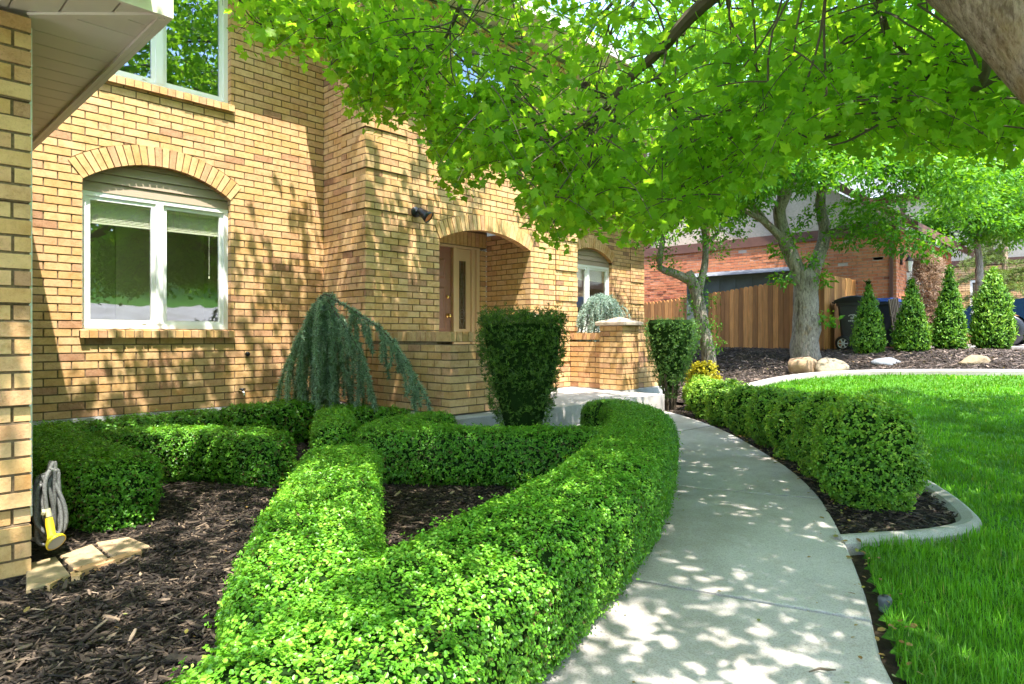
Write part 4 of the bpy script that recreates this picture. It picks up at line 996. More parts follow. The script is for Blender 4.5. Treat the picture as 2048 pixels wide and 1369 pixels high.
def flared_yew(loc, rx_top, rx_bot, h, m, label, dens, stems=7, zlow=.0):
    x, y, z = loc; t = thing('yew_shrub', loc, label, 'shrub', 'flared yew shrubs at the porch')
    mb = MB()
    for k in range(stems):
        a = 2 * pi * k / stems + rng.uniform(-.3, .3); r1 = rx_bot * .6; r2 = rx_top * rng.uniform(.45, .8)
        mb.tube([(x + r1 * cos(a), y + r1 * sin(a), z - .02), (x + (r1 + r2) * .4 * cos(a), y + (r1 + r2) * .4 * sin(a), z + h * .45), (x + r2 * cos(a), y + r2 * sin(a), z + h * .92)], [.016, .012, .006], 6)
    mb.part('stem', M['twig'], t)
    mb = MB(); th = np.linspace(0, 2 * pi, 26, endpoint=False)
    prof = [(zlow, rx_bot), (.12 + zlow, rx_bot * 1.12), (.35, rx_bot + (rx_top - rx_bot) * .36), (.6, rx_bot + (rx_top - rx_bot) * .72), (.85, rx_top * .97), (.96, rx_top), (1.0, rx_top * .93), (1.0, rx_top * .5), (1.0, .01)]
    Gq = np.array([[(x + r * cos(q), y + r * sin(q), z + h * f) for q in th] for f, r in prof])
    n = int(qarea(Gq) * dens); P, N = sample_quads(Gq, n, True)
    c0 = np.array([x, y, z + h * .5])
    if ((P - c0) * N).sum() < 0: N = -N
    sx = lumps(P * [1, 1, .25], .16)                       # vertical ribs of upright shoots
    P = P + N * (sx * .05)[:, None] - N * (rng.random(n) ** 1.2 * .10)[:, None]
    tip = (P[:, 2] > z + h * .93)
    P[:, 2] += tip * rng.random(n) ** 2 * .10
    keep = rng.random(n) < np.clip(.75 + .4 * sx, .25, 1); P, N, sx = P[keep], N[keep], sx[keep]
    A = unit(N * .5 * [1, 1, .3] + np.array([0, 0, 1.]) + rvec(len(P)) * .35)
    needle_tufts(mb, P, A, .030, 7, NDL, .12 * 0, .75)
    Gc = c0 + (Gq - c0) * [.82, .82, .93]; Gc[..., 2] += h * (.10 if zlow else 0)
    mb.grid(Gc, True, .5, 1)
    mb.part('foliage', [m, M['box_core']], t)
y1 = at(1046, 5.75)
flared_yew((*y1, GZ), .41, .15, 1.225, G['yew'], 'dark green flared yew clipped flat on top before the brick porch wall', 2300)
y2 = at(1340, 9.0)
flared_yew((*y2, float(tz(y2[0]))), .37, .10, 1.19, G['yew2'], 'sunlit flared yew with bare lower stems right of the capped pillar', 1700, 11, .15)

yb = at(1405, 10.4); zb = float(tz(yb[0])); mb = MB()
foliage_on(mb, ball_surface(yb, .25, .52, zb, ex=2.1), 4200, .03, OVAL, True, .10, .9, .3, .09, 1, (.2, .05), tint=.1)
tag(mb.single('golden_shrub', [G['gold'], M['box_core']], (*yb, zb)), 'bright yellow leafed shrub between the flared yew and the small tree', 'shrub')

# weeping blue cedar: a bent leader with curtains of hanging shoots
cd = at(636, 6.75); ct = thing('weeping_cedar', (*cd, GZ), 'weeping blue cedar with one long branch arching right along the porch wall', 'conifer')
def cw(px, py, d): a, b = at(px, d); return np.array([a, b, (HY - py) / F0 * d])
lead = resample([cw(640, 880, 6.75), cw(636, 760, 6.75), cw(630, 650, 6.75), cw(642, 596, 6.7), cw(668, 592, 6.6)], .03)
arm1 = resample([cw(655, 592, 6.65), cw(690, 612, 6.5), cw(735, 640, 6.4), cw(775, 672, 6.25), cw(808, 720, 6.15), cw(838, 790, 6.1)], .03)
arm2 = resample([cw(655, 600, 6.6), cw(680, 640, 6.5), cw(706, 680, 6.4), cw(728, 725, 6.3), cw(745, 800, 6.2)], .03)
mb = MB(); mb.tube(lead, np.linspace(.035, .014, len(lead)), 8); mb.tube(arm1, np.linspace(.014, .004, len(arm1)), 6); mb.tube(arm2, np.linspace(.012, .004, len(arm2)), 6)
mb.part('trunk', M['twig'], ct)
mb = MB(); strands = [arm1, arm2, lead[len(lead) // 2:]]
def hang(p0, ln, dx, wob=.05):
    n = max(4, int(ln / .04)); t = np.linspace(0, 1, n)[:, None]
    d = np.array([dx[0], dx[1], 0]); ph = rng.uniform(0, 6.28, 2)
    return p0 + d * (1 - (1 - t) ** 2) + np.array([0, 0, -1]) * (ln * t ** 1.15) + wob * np.concatenate([np.sin(3 * t + ph[0]) - sin(ph[0]), np.sin(2.6 * t + ph[1]) - sin(ph[1]), 0 * t], 1) * t
Lx = RD
top = cw(640, 600, 6.7)
for k in range(78):                                          # the thick curtain under the leader
    f = rng.random(); fx = rng.normal(648, 17); p0 = cw(fx, 594 + ((fx - 650) / 30) ** 2 * 26 + abs(rng.normal(0, 14)), 6.7 + rng.normal(0, .09))
    a = (fx - 648) / 30 * .11 - .04 + rng.normal(0, .04); b = rng.normal(0, .10)
    ln = rng.uniform(.75, 1.25) * (1 if p0[2] > .1 else .8)
    dv = RD * a - FD * b
    strands.append(hang(p0, ln, dv))
for arm, n, l0, l1 in ((arm1, 18, .12, .42), (arm2, 11, .12, .40)):
    for q in np.linspace(.22, .98, n):
        p0 = arm[int(q * (len(arm) - 1))] + rng.normal(0, .012, 3)
        if rng.random() < .18 and arm is arm1: strands.append(hang(p0, rng.uniform(.5, .85), RD * rng.normal(.03, .03), .04))
        strands.append(hang(p0, rng.uniform(l0, l1) * (1.3 if rng.random() < .3 else .85), RD * rng.normal(.02, .04) - FD * rng.normal(0, .03), .03))
for s_ in strands:
    mb.tube(s_, .004, 4, mi=1, cap=False)
    ps = resample(s_, .014); A = unit(np.gradient(ps, axis=0))
    needle_tufts(mb, ps, A, .040, 13, NDL, rng.normal(.05, .22), .95)
mb.part('foliage', [G['cedar'], M['twig']], ct)

# silver weeping spruce behind the right porch wall
sp = at(1204, 10.1); st = thing('weeping_spruce', (*sp, GZ), 'pale silver weeping spruce mound behind the capped porch pillar', 'conifer')
zt_ = (HY - 588) / F0 * 10.1
mb = MB(); mb.tube([(*sp, GZ), (*sp, zt_ - .1)], [.035, .02], 8); mb.part('trunk', M['twig'], st)
mb = MB()
for k in range(92):
    a = rng.uniform(0, 2 * pi); r = abs(rng.normal(.13, .08)); p0 = np.array([sp[0] + r * cos(a), sp[1] + r * sin(a), zt_ - .02 - r * r * 1.6 + rng.normal(0, .01)])
    o = rng.uniform(.10, .27); s_ = hang(p0, rng.uniform(.35, .85), (o * cos(a), o * sin(a)), .03)
    ps = resample(s_, .018); needle_tufts(mb, ps, unit(np.gradient(ps, axis=0)), .034, 9, NDL, rng.normal(0, .10), .95)
    mb.tube(s_, .004, 4, mi=1, cap=False)
mb.part('foliage', [G['spruce'], M['twig']], st)

# ------------------------------------------------------------------ the raised bed: boulders, arborvitae
def boulder(px, d, rx, ry, rz, seed, r, label, flat=.75):
    a, b = at(px, d); z = float(tz(a)); n, m = 22, 15
    th = np.linspace(0, 2 * pi, n, endpoint=False); ph = np.linspace(-pi / 2, pi / 2, m)
    D = np.array([[(cos(p) * cos(t), cos(p) * sin(t), sin(p)) for t in th] for p in ph])
    g = np.random.default_rng(seed); cut = unit(g.standard_normal((11, 3))); lim = g.uniform(.55, .86, 11)
    k = np.ones(D.shape[:2])
    for c, l in zip(cut, lim): k = np.minimum(k, l / np.maximum(D @ c, .25))
    k = np.minimum(k, 1) * (1 + .035 * lumps(D.reshape(-1, 3) + seed, .7).reshape(D.shape[:2]))
    az = YAW - pi / 2; V = D * k[..., None] * [rx, ry, rz]
    X = V[..., 0] * RD[0] + V[..., 1] * FD[0]; Y = V[..., 0] * RD[1] + V[..., 1] * FD[1]
    P = np.stack([a + X, b + Y, z + rz * (flat - .35) + V[..., 2]], -1)
    mb = MB(); mb.grid(P, True, r); o = mb.single('boulder', M['rock'], (a, b, z), True)
    return tag(o, label, 'boulder', 'boulders along the raised bed')
boulder(1608, 11.3, .31, .28, .26, 4, .05, 'angular tan boulder at the foot of the big forked tree')
boulder(1664, 11.1, .28, .24, .22, 9, .95, 'rounded whitish boulder second from the big forked tree')
boulder(1778, 11.3, .30, .2, .10, 13, .60, 'flat grey boulder third from the big forked tree', .55)
boulder(1951, 10.6, .28, .19, .12, 21, 1.0, 'smooth low tan boulder below the right-hand arborvitae', .6)

ARB = [(1737, 12.5, 1.42, .255), (1823, 12.4, 1.40, .30), (1899, 12.5, 1.60, .28), (1985, 12.4, 1.55, .335), (2098, 12.3, 1.55, .33)]
ALB = ['arborvitae cone in front of the dark wheeled bin', 'shortest arborvitae cone, in front of the dried tan conifer', 'slim tall arborvitae cone between the dried conifer and the blue car', 'broad yellowish arborvitae cone in front of the blue car', 'arborvitae cone cut by the edge of the view beside the blue car']
for i, ((px, d, h, r), lb) in enumerate(zip(ARB, ALB)):
    a, b = at(px, d); z = float(tz(a)); t = thing('arborvitae', (a, b, z), lb, 'conifer', 'small arborvitae cones in a row')
    mb = MB(); mb.tube([(a, b, z - .02), (a, b, z + h * .8)], [.03, .008], 7); mb.part('trunk', M['twig'], t)
    th = np.linspace(0, 2 * pi, 18, endpoint=False)
    prof = [(.0, .7), (.05, .95), (.14, 1.04), (.3, .95), (.5, .72), (.7, .46), (.85, .24), (.95, .10), (1.0, .03)]
    if i == 3: prof = [(.0, .6), (.06, .9), (.2, 1.0), (.4, .95), (.6, .78), (.78, .52), (.9, .26), (.97, .12), (1.0, .03)]
    Gq = np.array([[(a + r * k * cos(q), b + r * k * sin(q), z + h * f) for q in th] for f, k in prof])
    mb = MB(); foliage_on(mb, Gq, 4200, .060, SPRAY, True, .06, .9, .1, .025, 1, (.16, .03), tint=(.16 if i == 3 else 0) + .04, tbias=(0, 0, 1.1))
    mb.part('foliage', [G['thuja'], M['box_core']], t)

# ------------------------------------------------------------------ fence
def picket_run(mb, p0, p1, z0, z1, th=.02):
    p0, p1 = np.array(p0), np.array(p1); L = np.linalg.norm(p1 - p0); u = (p1 - p0) / L; n = np.array([u[1], -u[0]])
    k = int(L / .142); st = L / k
    for i in range(k):
        s0, s1 = i * st + .005, (i + 1) * st - .005; f = (i + .5) / k
        za = z0[0] * (1 - f) + z0[1] * f; zb_ = z1[0] * (1 - f) + z1[1] * f + rng.normal(0, .006); o = rng.normal(0, .0015)
        P = [(s0, za), (s1, za), (s1, zb_ - .06), (s1 - .014, zb_ - .022), (s1 - .045, zb_), (s0 + .045, zb_), (s0 + .014, zb_ - .022), (s0, zb_ - .06)]
        Q = [(*(p0 + u * s + n * o), z) for s, z in P]
        mb.extrude(Q, (*(-n * th), 0), rng.random())
fA, fB, fC = (14.02, 4.62), (15.2, 7.9), (16.25, 11.2)
def fz(px, py, d): return (HY - py) / F0 * d
fn = thing('wooden_fence', (14.6, 6.2, -.4), 'cedar picket fence with scalloped tops behind the two trees', 'fence')
mb = MB(); picket_run(mb, fB, fA, (-.45, -.36), (1.05, 1.27)); mb.part('picket_panel', M['cedarwood'], fn, label='sunlit orange picket panel')
mb = MB(); picket_run(mb, fC, fB, (-.55, -.45), (.90, 1.02)); mb.part('picket_panel', M['cedarwood'], fn)
mb = MB(); picket_run(mb, fA, (16.44, 4.72), (-.36, -.30), (1.27, 1.30)); mb.part('picket_panel', M['cedarwood'], fn, label='reddish end panel by the bin')
for p, h in ((fA, 1.30), (fB, 1.0), (fC, .9)):
    mb = MB(); mb.box(p[0] + .03, p[0] + .12, p[1] + .02, p[1] + .11, -.5, h - .05); mb.part('post', M['cedarwood'], fn)
mb = MB()
for z in (-.1, .85): mb.tube([(fA[0] + .06, fA[1] + .03, z + .1), (fB[0] + .06, fB[1], z)], .03, 4)
mb.part('rail', M['cedarwood'], fn)

# ------------------------------------------------------------------ wheeled bin
bx, by = 14.62, 4.18; bz = float(tz(bx)) - .02
bn = thing('wheeled_bin', (bx, by, bz), 'dark grey wheeled rubbish bin with domed lid against the fence', 'rubbish bin')
mb = MB(); Gq = []
for z, s, e in ((0.02, .22, .20), (.06, .245, .22), (.55, .275, .26), (.92, .30, .29), (.93, .325, .315), (1.0, .325, .315), (1.0, .30, .29), (.9, .285, .27)):
    c = .05; Gq.append([(bx + a * (s - (c if q else 0)), by + b * (e - (0 if q else c)), bz + z) for a, b, q in ((1, -1, 1), (1, -1, 0), (1, 1, 0), (1, 1, 1), (-1, 1, 1), (-1, 1, 0), (-1, -1, 0), (-1, -1, 1))])
mb.grid(np.array(Gq)[:, ::-1], True); mb.poly(Gq[0]); body = mb.part('bin_body', m_plain('bin_plastic', (.045, .052, .06), .45, nscale=20, namt=.1), bn)
em = m_plain('white_print', (.75, .77, .78), .5)
xe = bx - .291
for r0, r1, a0, a1, cz in ((.055, .072, .3, 5.2, .70), (.02, .036, 1.2, 5.9, .70)):
    tt = np.linspace(a0, a1, 16); mb = MB()
    for s, q in zip(tt[:-1], tt[1:]): mb.add([(xe, by + 1.2 * r * cos(w), bz + cz + .7 * r * sin(w)) for r, w in ((r0, s), (r1, s), (r1, q), (r0, q))], [[0, 1, 2, 3]])
    mb.part('emblem', em, body)
mb = MB()
for k in range(5): mb.add([(xe, by - .075 + k * .032, bz + .605), (xe, by - .052 + k * .032, bz + .605), (xe, by - .052 + k * .032, bz + .627), (xe, by - .075 + k * .032, bz + .627)], [[0, 1, 2, 3]])
mb.part('lettering', em, body)
mb = MB(); th = np.linspace(-.34, .34, 9)
Gq = np.array([[(bx + x, by + y, bz + 1.01 + h * (1 - (y / .36) ** 2) * .12 + .02) for y in th] for x, h in ((-.345, .55), (-.33, .8), (0, 1.0), (.33, .8), (.345, .55))])
mb.grid(Gq); mb.grid(np.array([Gq[0], Gq[0] * [1, 1, 0] + [0, 0, bz + .985]])); mb.grid(np.array([Gq[:, 0], Gq[:, 0] * [1, 1, 0] + [0, 0, bz + .985]])); mb.grid(np.array([Gq[:, -1], Gq[:, -1] * [1, 1, 0] + [0, 0, bz + .985]])); mb.grid(np.array([Gq[-1], Gq[-1] * [1, 1, 0] + [0, 0, bz + .985]]))
mb.part('bin_lid', M['black'], bn, True)
for sy in (-1,):
    for sx in (-1, 1):
        w = MB(); wx, wy, wz = bx + sx * .30, by + .17, bz + .155
        w.lathe([(.10, -.035), (.145, -.035), (.155, -.02), (.155, .02), (.145, .035), (.10, .035)], (wx, wy, wz), 24, axis='x')
        wo = w.part('wheel', M['black'], bn, True)
        w = MB(); w.lathe([(.09, -.02), (.108, -.024), (.108, .024)], (wx, wy, wz), 24, axis='x'); w.lathe([(0, -.03), (.03, -.03), (.03, .02)], (wx, wy, wz), 14, axis='x')
        for k in range(6):
            a = k * pi / 3; w.obox((wx - .012, wy + .06 * cos(a), wz + .06 * sin(a)), ((0, cos(a), sin(a)), (1, 0, 0), (0, -sin(a), cos(a))), (.045, .01, .011))
        w.part('rim', em, wo)
mb = MB(); mb.tube([(bx - .28, by + .33, bz + .98), (bx - .28, by + .38, bz + 1.0), (bx + .28, by + .38, bz + 1.0), (bx + .28, by + .33, bz + .98)], .016, 8); mb.part('handle', M['black'], bn)

bl = m_plain('blue_plastic', (.03, .07, .28), .4)
b2 = (15.75, 3.95); z2 = float(tz(b2[0])); t = thing('blue_bin', (*b2, z2), 'blue recycling bin mostly hidden behind the leaning boards', 'rubbish bin')
mb = MB(); Gq = [[(b2[0] + a * s, b2[1] + b * s, z2 + z) for a, b in ((1, -1), (1, 1), (-1, 1), (-1, -1))] for z, s in ((.02, .20), (.9, .26), (.92, .285), (.98, .285))]
mb.grid(np.array(Gq)[:, ::-1], True); mb.part('bin_body', m_plain('dark_bin_plastic', (.03, .035, .05), .45), t)
mb = MB(); mb.hexa([(b2[0] - .30, b2[1] - .30, z2 + .985), (b2[0] + .30, b2[1] - .30, z2 + .985), (b2[0] + .30, b2[1] + .30, z2 + .985), (b2[0] - .30, b2[1] + .30, z2 + .985), (b2[0] - .26, b2[1] - .24, z2 + 1.06), (b2[0] + .26, b2[1] - .24, z2 + 1.06), (b2[0] + .26, b2[1] + .24, z2 + 1.06), (b2[0] - .26, b2[1] + .24, z2 + 1.06)]); mb.part('bin_lid', bl, t)
lt = thing('leaning_boards', (15.2, 3.6, -.3), 'weathered slatted boards leaning beside the bin and the brick corner', 'boards')
mb = MB()
for k in range(6):
    f = k * .085; mb.obox((14.95 + f, 3.60 - f * .1, .17 + .01 * k), unit(np.array([(.5, 0, -1.0), (0, 1., 0), (1.0, 0, .5)])), (.62, .012, .032), rng.random())
mb.part('slat', M['oldwood'], lt)
for s in (-.35, .3): mb = MB(); mb.obox((15.16 + s * .447, 3.585, .18 - s * .89), unit(np.array([(1.0, 0, .5), (0, 1., 0), (-.5, 0, 1.)])), (.28, .012, .03), .4); mb.part('crosspiece', M['oldwood'], lt)

# ------------------------------------------------------------------ neighbour's brick house with half-timbered gable
nh = thing('neighbour_house', (18, 7, -.25), 'red brick neighbour house with half timbered gable and garage', 'house')
NB = [M['redbrick'], M['redmortar']]
NXW, NY0, NE = 16.5, 3.9, 2.35
mb = MB(); brickwall(mb, (NXW, 0, 0), (0, 1, 0), NX, NY0, 13, -.6, NE, holes=[(7.15, 8.2, .95, 1.62)], zb0=-.6, jit=.004, par=(1, 0))
mb.part('side_wall', NB, nh)
mb = MB(); brickwall(mb, (0, NY0, 0), XP, NP, NXW, 22.5, -.6, NE + .05, holes=[(17.4, 20.2, -.7, 1.85)], zb0=-.6, jit=.004, par=(2, 0)); mb.box(22.4, 22.5, NY0 + .1, 13, -.6, NE, .5, 1)
mb.part('front_wall', NB, nh)
gdm = m_plain('cream_garage_door', (.66, .58, .46), .5)
mb = MB()
for k in range(4): mb.box(17.4, 20.2, NY0 + .12, NY0 + .16, -.3 + k * .54, -.3 + k * .54 + .525)
mb.part('garage_door', gdm, nh)
wn = m_plain('pale_window_frame', (.70, .66, .58), .5)
mb = MB(); mb.box(NXW + .02, NXW + .08, 7.15, 8.2, .95, 1.02); mb.box(NXW + .02, NXW + .08, 7.15, 8.2, 1.55, 1.62); mb.box(NXW + .02, NXW + .08, 7.15, 7.22, 1.02, 1.55); mb.box(NXW + .02, NXW + .08, 8.13, 8.2, 1.02, 1.55); w_ = mb.part('window', wn, nh)
mb = MB(); mb.add([(NXW + .05, 7.22, 1.02), (NXW + .05, 8.13, 1.02), (NXW + .05, 8.13, 1.55), (NXW + .05, 7.22, 1.55)], [[0, 1, 2, 3]]); mb.part('pane', M['glass'], w_)
mb = MB(); mb.box(NXW + .3, NXW + .34, 6.6, 8.8, .5, 2.1); mb.part('room_lining', M['room'], w_)
tim = m_plain('brown_timber', (.13, .055, .035), .7, nscale=8)
stu = m_plain('cream_stucco', (.50, .41, .31), .9, nscale=20)
mb = MB(); mb.add([(NXW + .03, 3.9, NE), (NXW + .03, 13, NE), (NXW + .03, 13, 5.2), (NXW + .03, 9.3, 6.4), (NXW + .03, 6.2, 4.1), (NXW + .03, 3.9, 2.6)], [[5, 4, 3, 2, 1, 0]]); mb.part('stucco_gable', stu, nh)
mb = MB()
mb.box(NXW - .04, NXW + .02, 3.9, 13, NE - .04, NE + .2)
for y_, za, zb_ in ((6.4, NE + .2, 4.2), (8.4, NE + .2, 5.6), (10.4, NE + .2, 5.9), (12.4, NE + .2, 5.3)): mb.box(NXW - .035, NXW + .025, y_, y_ + .16, za, zb_)
for (ya, za), (yb_, zb_) in (((6.56, NE + .25), (8.4, 4.6)), ((10.4, NE + .25), (8.56, 4.6)), ((10.56, NE + .25), (12.4, 4.6))):
    v = unit(np.array([0, yb_ - ya, zb_ - za])); mb.obox((NXW - .003, (ya + yb_) / 2, (za + zb_) / 2), ((1, 0, 0), v, np.cross((1, 0, 0), v)), (.028, hypot(yb_ - ya, zb_ - za) / 2, .07))
mb.part('timber_frame', tim, nh)
mb = MB(); mb.box(NXW - .05, NXW - .005, NY0 + .06, NY0 + .13, -.4, NE); mb.part('downspout', tim, nh)
gr = m_rnd('grey_shingle', [(0, (.11, .115, .13)), (1, (.19, .20, .22))], nscale=12)
mb = MB(); mb.add([(NXW - .35, 3.4, NE + .1), (22.8, 3.4, NE + .1), (22.8, 9.3, 6.6), (NXW - .35, 9.3, 6.6), (22.8, 15, NE + .1), (NXW - .35, 15, NE + .1)], [[0, 1, 2, 3], [3, 2, 4, 5]])
mb.add([(NXW - .35, 3.4, NE - .1), (22.8, 3.4, NE - .1), (22.8, 3.4, NE + .1), (NXW - .35, 3.4, NE + .1)], [[0, 1, 2, 3]], .5, 1)
mb.add([(NXW - .35, 3.4, NE - .1), (NXW - .35, 3.4, NE + .1), (NXW - .35, 9.3, 6.6), (NXW - .35, 9.3, 6.35)], [[0, 1, 2, 3]], .5, 1)
mb.part('roof', [gr, tim], nh)
for xx in (16.85, 20.7):
    l = thing('wall_lantern', (xx, NY0, 1.75), 'black lantern on the neighbour garage wall %s of the cream door' % ('left' if xx < 18 else 'right'), 'wall light', 'wall lanterns beside the garage door')
    m_ = MB(); m_.box(xx - .05, xx + .05, NY0 - .03, NY0, 1.62, 1.86); m_.tube([(xx, NY0 - .02, 1.80), (xx, NY0 - .13, 1.88), (xx, NY0 - .17, 1.80)], .012, 6); m_.lathe([(.0, .22), (.085, .10), (.095, .09), (.0, .09)], (xx, NY0 - .17, 1.6), 6); m_.tube([(xx, NY0 - .17, 1.80), (xx, NY0 - .17, 1.44)], .012, 5); m_.lathe([(.045, -.14), (.055, -.15), (.0, -.17)], (xx, NY0 - .17, 1.6), 6)
    m_.part('bracket', M['black'], l)
    m_ = MB(); m_.lathe([(.08, .088), (.048, -.14)], (xx, NY0 - .17, 1.6), 6); m_.part('lantern_glass', m_plain('frosted_glass', (.6, .58, .5), .3), l)

# grey-green shed behind the fence
sh = thing('garden_shed', (15.6, 6.9, -.4), 'grey green garden shed with sloping roof behind the picket fence', 'shed')
shm = m_plain('shed_paint', (.115, .14, .135), .6, nscale=4)
mb = MB()
sy0, sy1, sx0, sx1 = 5.75, 8.3, 15.15, 16.3
mb.box(sx0, sx1, sy0, sy1, -.4, 1.5)
mb.extrude([(sx0, sy0, 1.5), (sx1, sy0, 1.5), (sx0 + .55, sy0, 1.60)], (0, sy1 - sy0, 0))
for y_ in np.arange(sy0 + .02, sy1, .42): mb.box(sx0 - .015, sx0 - .002, y_, y_ + .05, -.4, 1.46)
mb.box(sx0 - .016, sx0 - .001, sy0, sy1, 1.40, 1.48)
mb.part('shed_wall', shm, sh)
mb = MB(); mb.add([(sx0 - .12, sy0 - .12, 1.48), (sx0 - .12, sy1 + .1, 1.48), (sx0 + .55, sy1 + .1, 1.64), (sx0 + .55, sy0 - .12, 1.64), (sx1 + .1, sy0 - .12, 1.50), (sx1 + .1, sy1 + .1, 1.50)], [[3, 2, 1, 0], [4, 5, 2, 3]]); mb.part('roof', gr, sh)

# the house farther along the street
fh = thing('far_house', (30, 4, -.25), 'far tan brick house with brown half timbers behind the pine', 'house')
FX = 27.
mb = MB(); brickwall(mb, (FX, 0, 0), (0, 1, 0), NX, -6, 9, -.4, 2.4, holes=[(3.55, 4.15, .2, 1.9), (-3, -1.5, .2, 1.6)], zb0=-.4, jit=.004); mb.box(FX + .1, FX + 8, -6, 9, -.4, 2.4, .5, 1)
mb.part('wall', [M['brick'], M['mortar']], fh)
mb = MB(); mb.box(FX + .02, FX + .1, -6, 9, 2.4, 5.2); mb.part('stucco_wall', stu, fh)
mb = MB(); mb.box(FX - .04, FX + .015, -6, 9, 2.4, 2.6); mb.box(FX - .04, FX + .015, -6, 9, 4.9, 5.1)
for y_ in np.arange(-5.6, 9, 1.3): mb.box(FX - .03, FX + .017, y_, y_ + .16, 2.6, 4.9)
mb.part('timber_frame', tim, fh)
for ya, yb_, za, zb_ in ((3.55, 4.15, .2, 1.9), (-3, -1.5, .2, 1.6)):
    mb = MB(); mb.box(FX + .02, FX + .07, ya, yb_, za, za + .08); mb.box(FX + .02, FX + .07, ya, yb_, zb_ - .08, zb_); mb.box(FX + .02, FX + .07, ya, ya + .07, za + .08, zb_ - .08); mb.box(FX + .02, FX + .07, yb_ - .07, yb_, za + .08, zb_ - .08); w_ = mb.part('window', wn, fh)
    mb = MB(); mb.add([(FX + .05, ya, za), (FX + .05, yb_, za), (FX + .05, yb_, zb_), (FX + .05, ya, zb_)], [[0, 1, 2, 3]]); mb.part('pane', M['glass'], w_)
mb = MB(); mb.add([(FX - .6, -6.5, 5.1), (FX - .6, 9.5, 5.1), (FX + 4, 9.5, 8), (FX + 4, -6.5, 8)], [[0, 1, 2, 3]]); mb.part('roof', gr, fh)
mb = MB(); mb.prism([(17.2, -14), (24.5, -14), (22.4, 3.88), (17.2, 3.88)], -.40, -.235); tag(mb.single('driveway', M['concrete'], (20, -3, -.25)), kind='structure')

# dark blue car nose-in on that driveway
car = thing('parked_car', (19.4, .9, -.235), 'dark blue parked car half hidden by the arborvitae', 'car')
cx0, cz0 = 19.4, -.235
prof = [(3.05, .32), (3.1, .55), (3.0, .78), (2.85, .93), (1.9, 1.08), (1.75, 1.12), (.95, 1.60), (.6, 1.68), (-.9, 1.68), (-1.35, 1.55), (-1.7, 1.10), (-1.8, .75), (-1.75, .35)]
blue = m_plain('blue_car_paint', (.012, .035, .085), .18, .4)
wh = [(2.15, .36), (-.75, .36)]
def car_side(x, s):
    return [(cx0 + x, y, cz0 + z) for y, z in s]
low = [(3.05, .30), (3.1, .55), (3.0, .78), (2.85, .93), (1.9, 1.08), (1.75, 1.10), (-1.68, 1.12), (-1.8, .75), (-1.75, .35), (-1.1, .30)]
arcs = lambda yc: [(yc - .40 * cos(t), .36 + .40 * sin(t)) for t in np.linspace(0, pi, 9)]
low2 = low[:-1] + [(-1.15, .28)] + arcs(-.75) + [(1.75, .28)] + arcs(2.15) + [(2.55, .28)]
mb = MB()
A = [(cx0 - .9, y, cz0 + z) for y, z in low2]; Bq = [(cx0 + .9, y, cz0 + z) for y, z in low2]; n = len(A)
A2 = [(cx0 - .92, y, cz0 + z) for y, z in low2]
mb.add(A + Bq, [list(range(n))]); mb.add(A + Bq, [list(range(2 * n - 1, n - 1, -1))]); mb.add(A + Bq, [[i, n + i, n + (i + 1) % n, (i + 1) % n] for i in range(n)])
Gq = np.array([[(cx0 + x, y, cz0 + z) for x in (-.84, -.70, -.60, .60, .70, .84)] for y, z in ((1.75, 1.10), (.95, 1.58), (.6, 1.66), (-.9, 1.66), (-1.35, 1.54), (-1.68, 1.12))])
Gq[1:5, 0, 2] = cz0 + 1.12; Gq[1:5, -1, 2] = cz0 + 1.12
Gq[0, 0, 2] = Gq[0, -1, 2] = cz0 + 1.10
mb.grid(Gq); mb.obox((cx0 - 1.0, 1.35, cz0 + 1.15), np.eye(3), (.10, .06, .07))
mb.part('car_body', blue, car)
dg = m_plain('dark_car_glass', (.02, .025, .03), .05)
mb = MB()
for s in (-1, 1):
    xo = .012 * s
    for P in ([(1.55, 1.15), (.92, 1.52), (.35, 1.56), (.35, 1.15)], [(.28, 1.15), (.28, 1.56), (-.5, 1.57), (-.5, 1.15)], [(-.57, 1.15), (-.57, 1.57), (-1.0, 1.54), (-1.35, 1.15)]):
        V = [(cx0 + s * (.84 - .14 * (z - 1.12) / .46) + xo, y, cz0 + z) for y, z in P]; mb.poly(V)
mb.poly([(cx0 + .72, 1.66, cz0 + 1.17), (cx0 + .58, 1.0, cz0 + 1.57), (cx0 - .58, 1.0, cz0 + 1.57), (cx0 - .72, 1.66, cz0 + 1.17)])
mb.part('window', dg, car)
for yw, zw in wh:
    for s in (-1, 1):
        w = MB(); w.lathe([(.20, -.10), (.33, -.10), (.36, -.07), (.36, .07), (.33, .10), (.20, .10)], (cx0 + s * .82, yw, cz0 + zw), 28, axis='x'); wo = w.part('wheel', M['black'], car, True)
        w = MB(); w.lathe([(.205, -.09), (.22, -.085), (.22, .085)], (cx0 + s * .82, yw, cz0 + zw), 24, axis='x')
        for k in range(5):
            a = k * 2 * pi / 5; w.obox((cx0 + s * .90, yw + .11 * cos(a), cz0 + zw + .11 * sin(a)), ((1, 0, 0), (0, cos(a), sin(a)), (0, -sin(a), cos(a))), (.012, .11, .03))
        w.part('rim', M['chrome'], wo)
for s in (-1, 1):
    mb = MB(); mb.hexa([(cx0 + s * .88 - .04, 2.78, cz0 + .74), (cx0 + s * .88 + .04, 2.78, cz0 + .74), (cx0 + s * .8 + .04, 3.04, cz0 + .72), (cx0 + s * .8 - .04, 3.04, cz0 + .72), (cx0 + s * .88 - .04, 2.72, cz0 + .9), (cx0 + s * .88 + .04, 2.72, cz0 + .9), (cx0 + s * .8 + .04, 2.98, cz0 + .84), (cx0 + s * .8 - .04, 2.98, cz0 + .84)]); mb.part('headlight', m_plain('headlight_lens', (.6, .62, .65), .1), car)

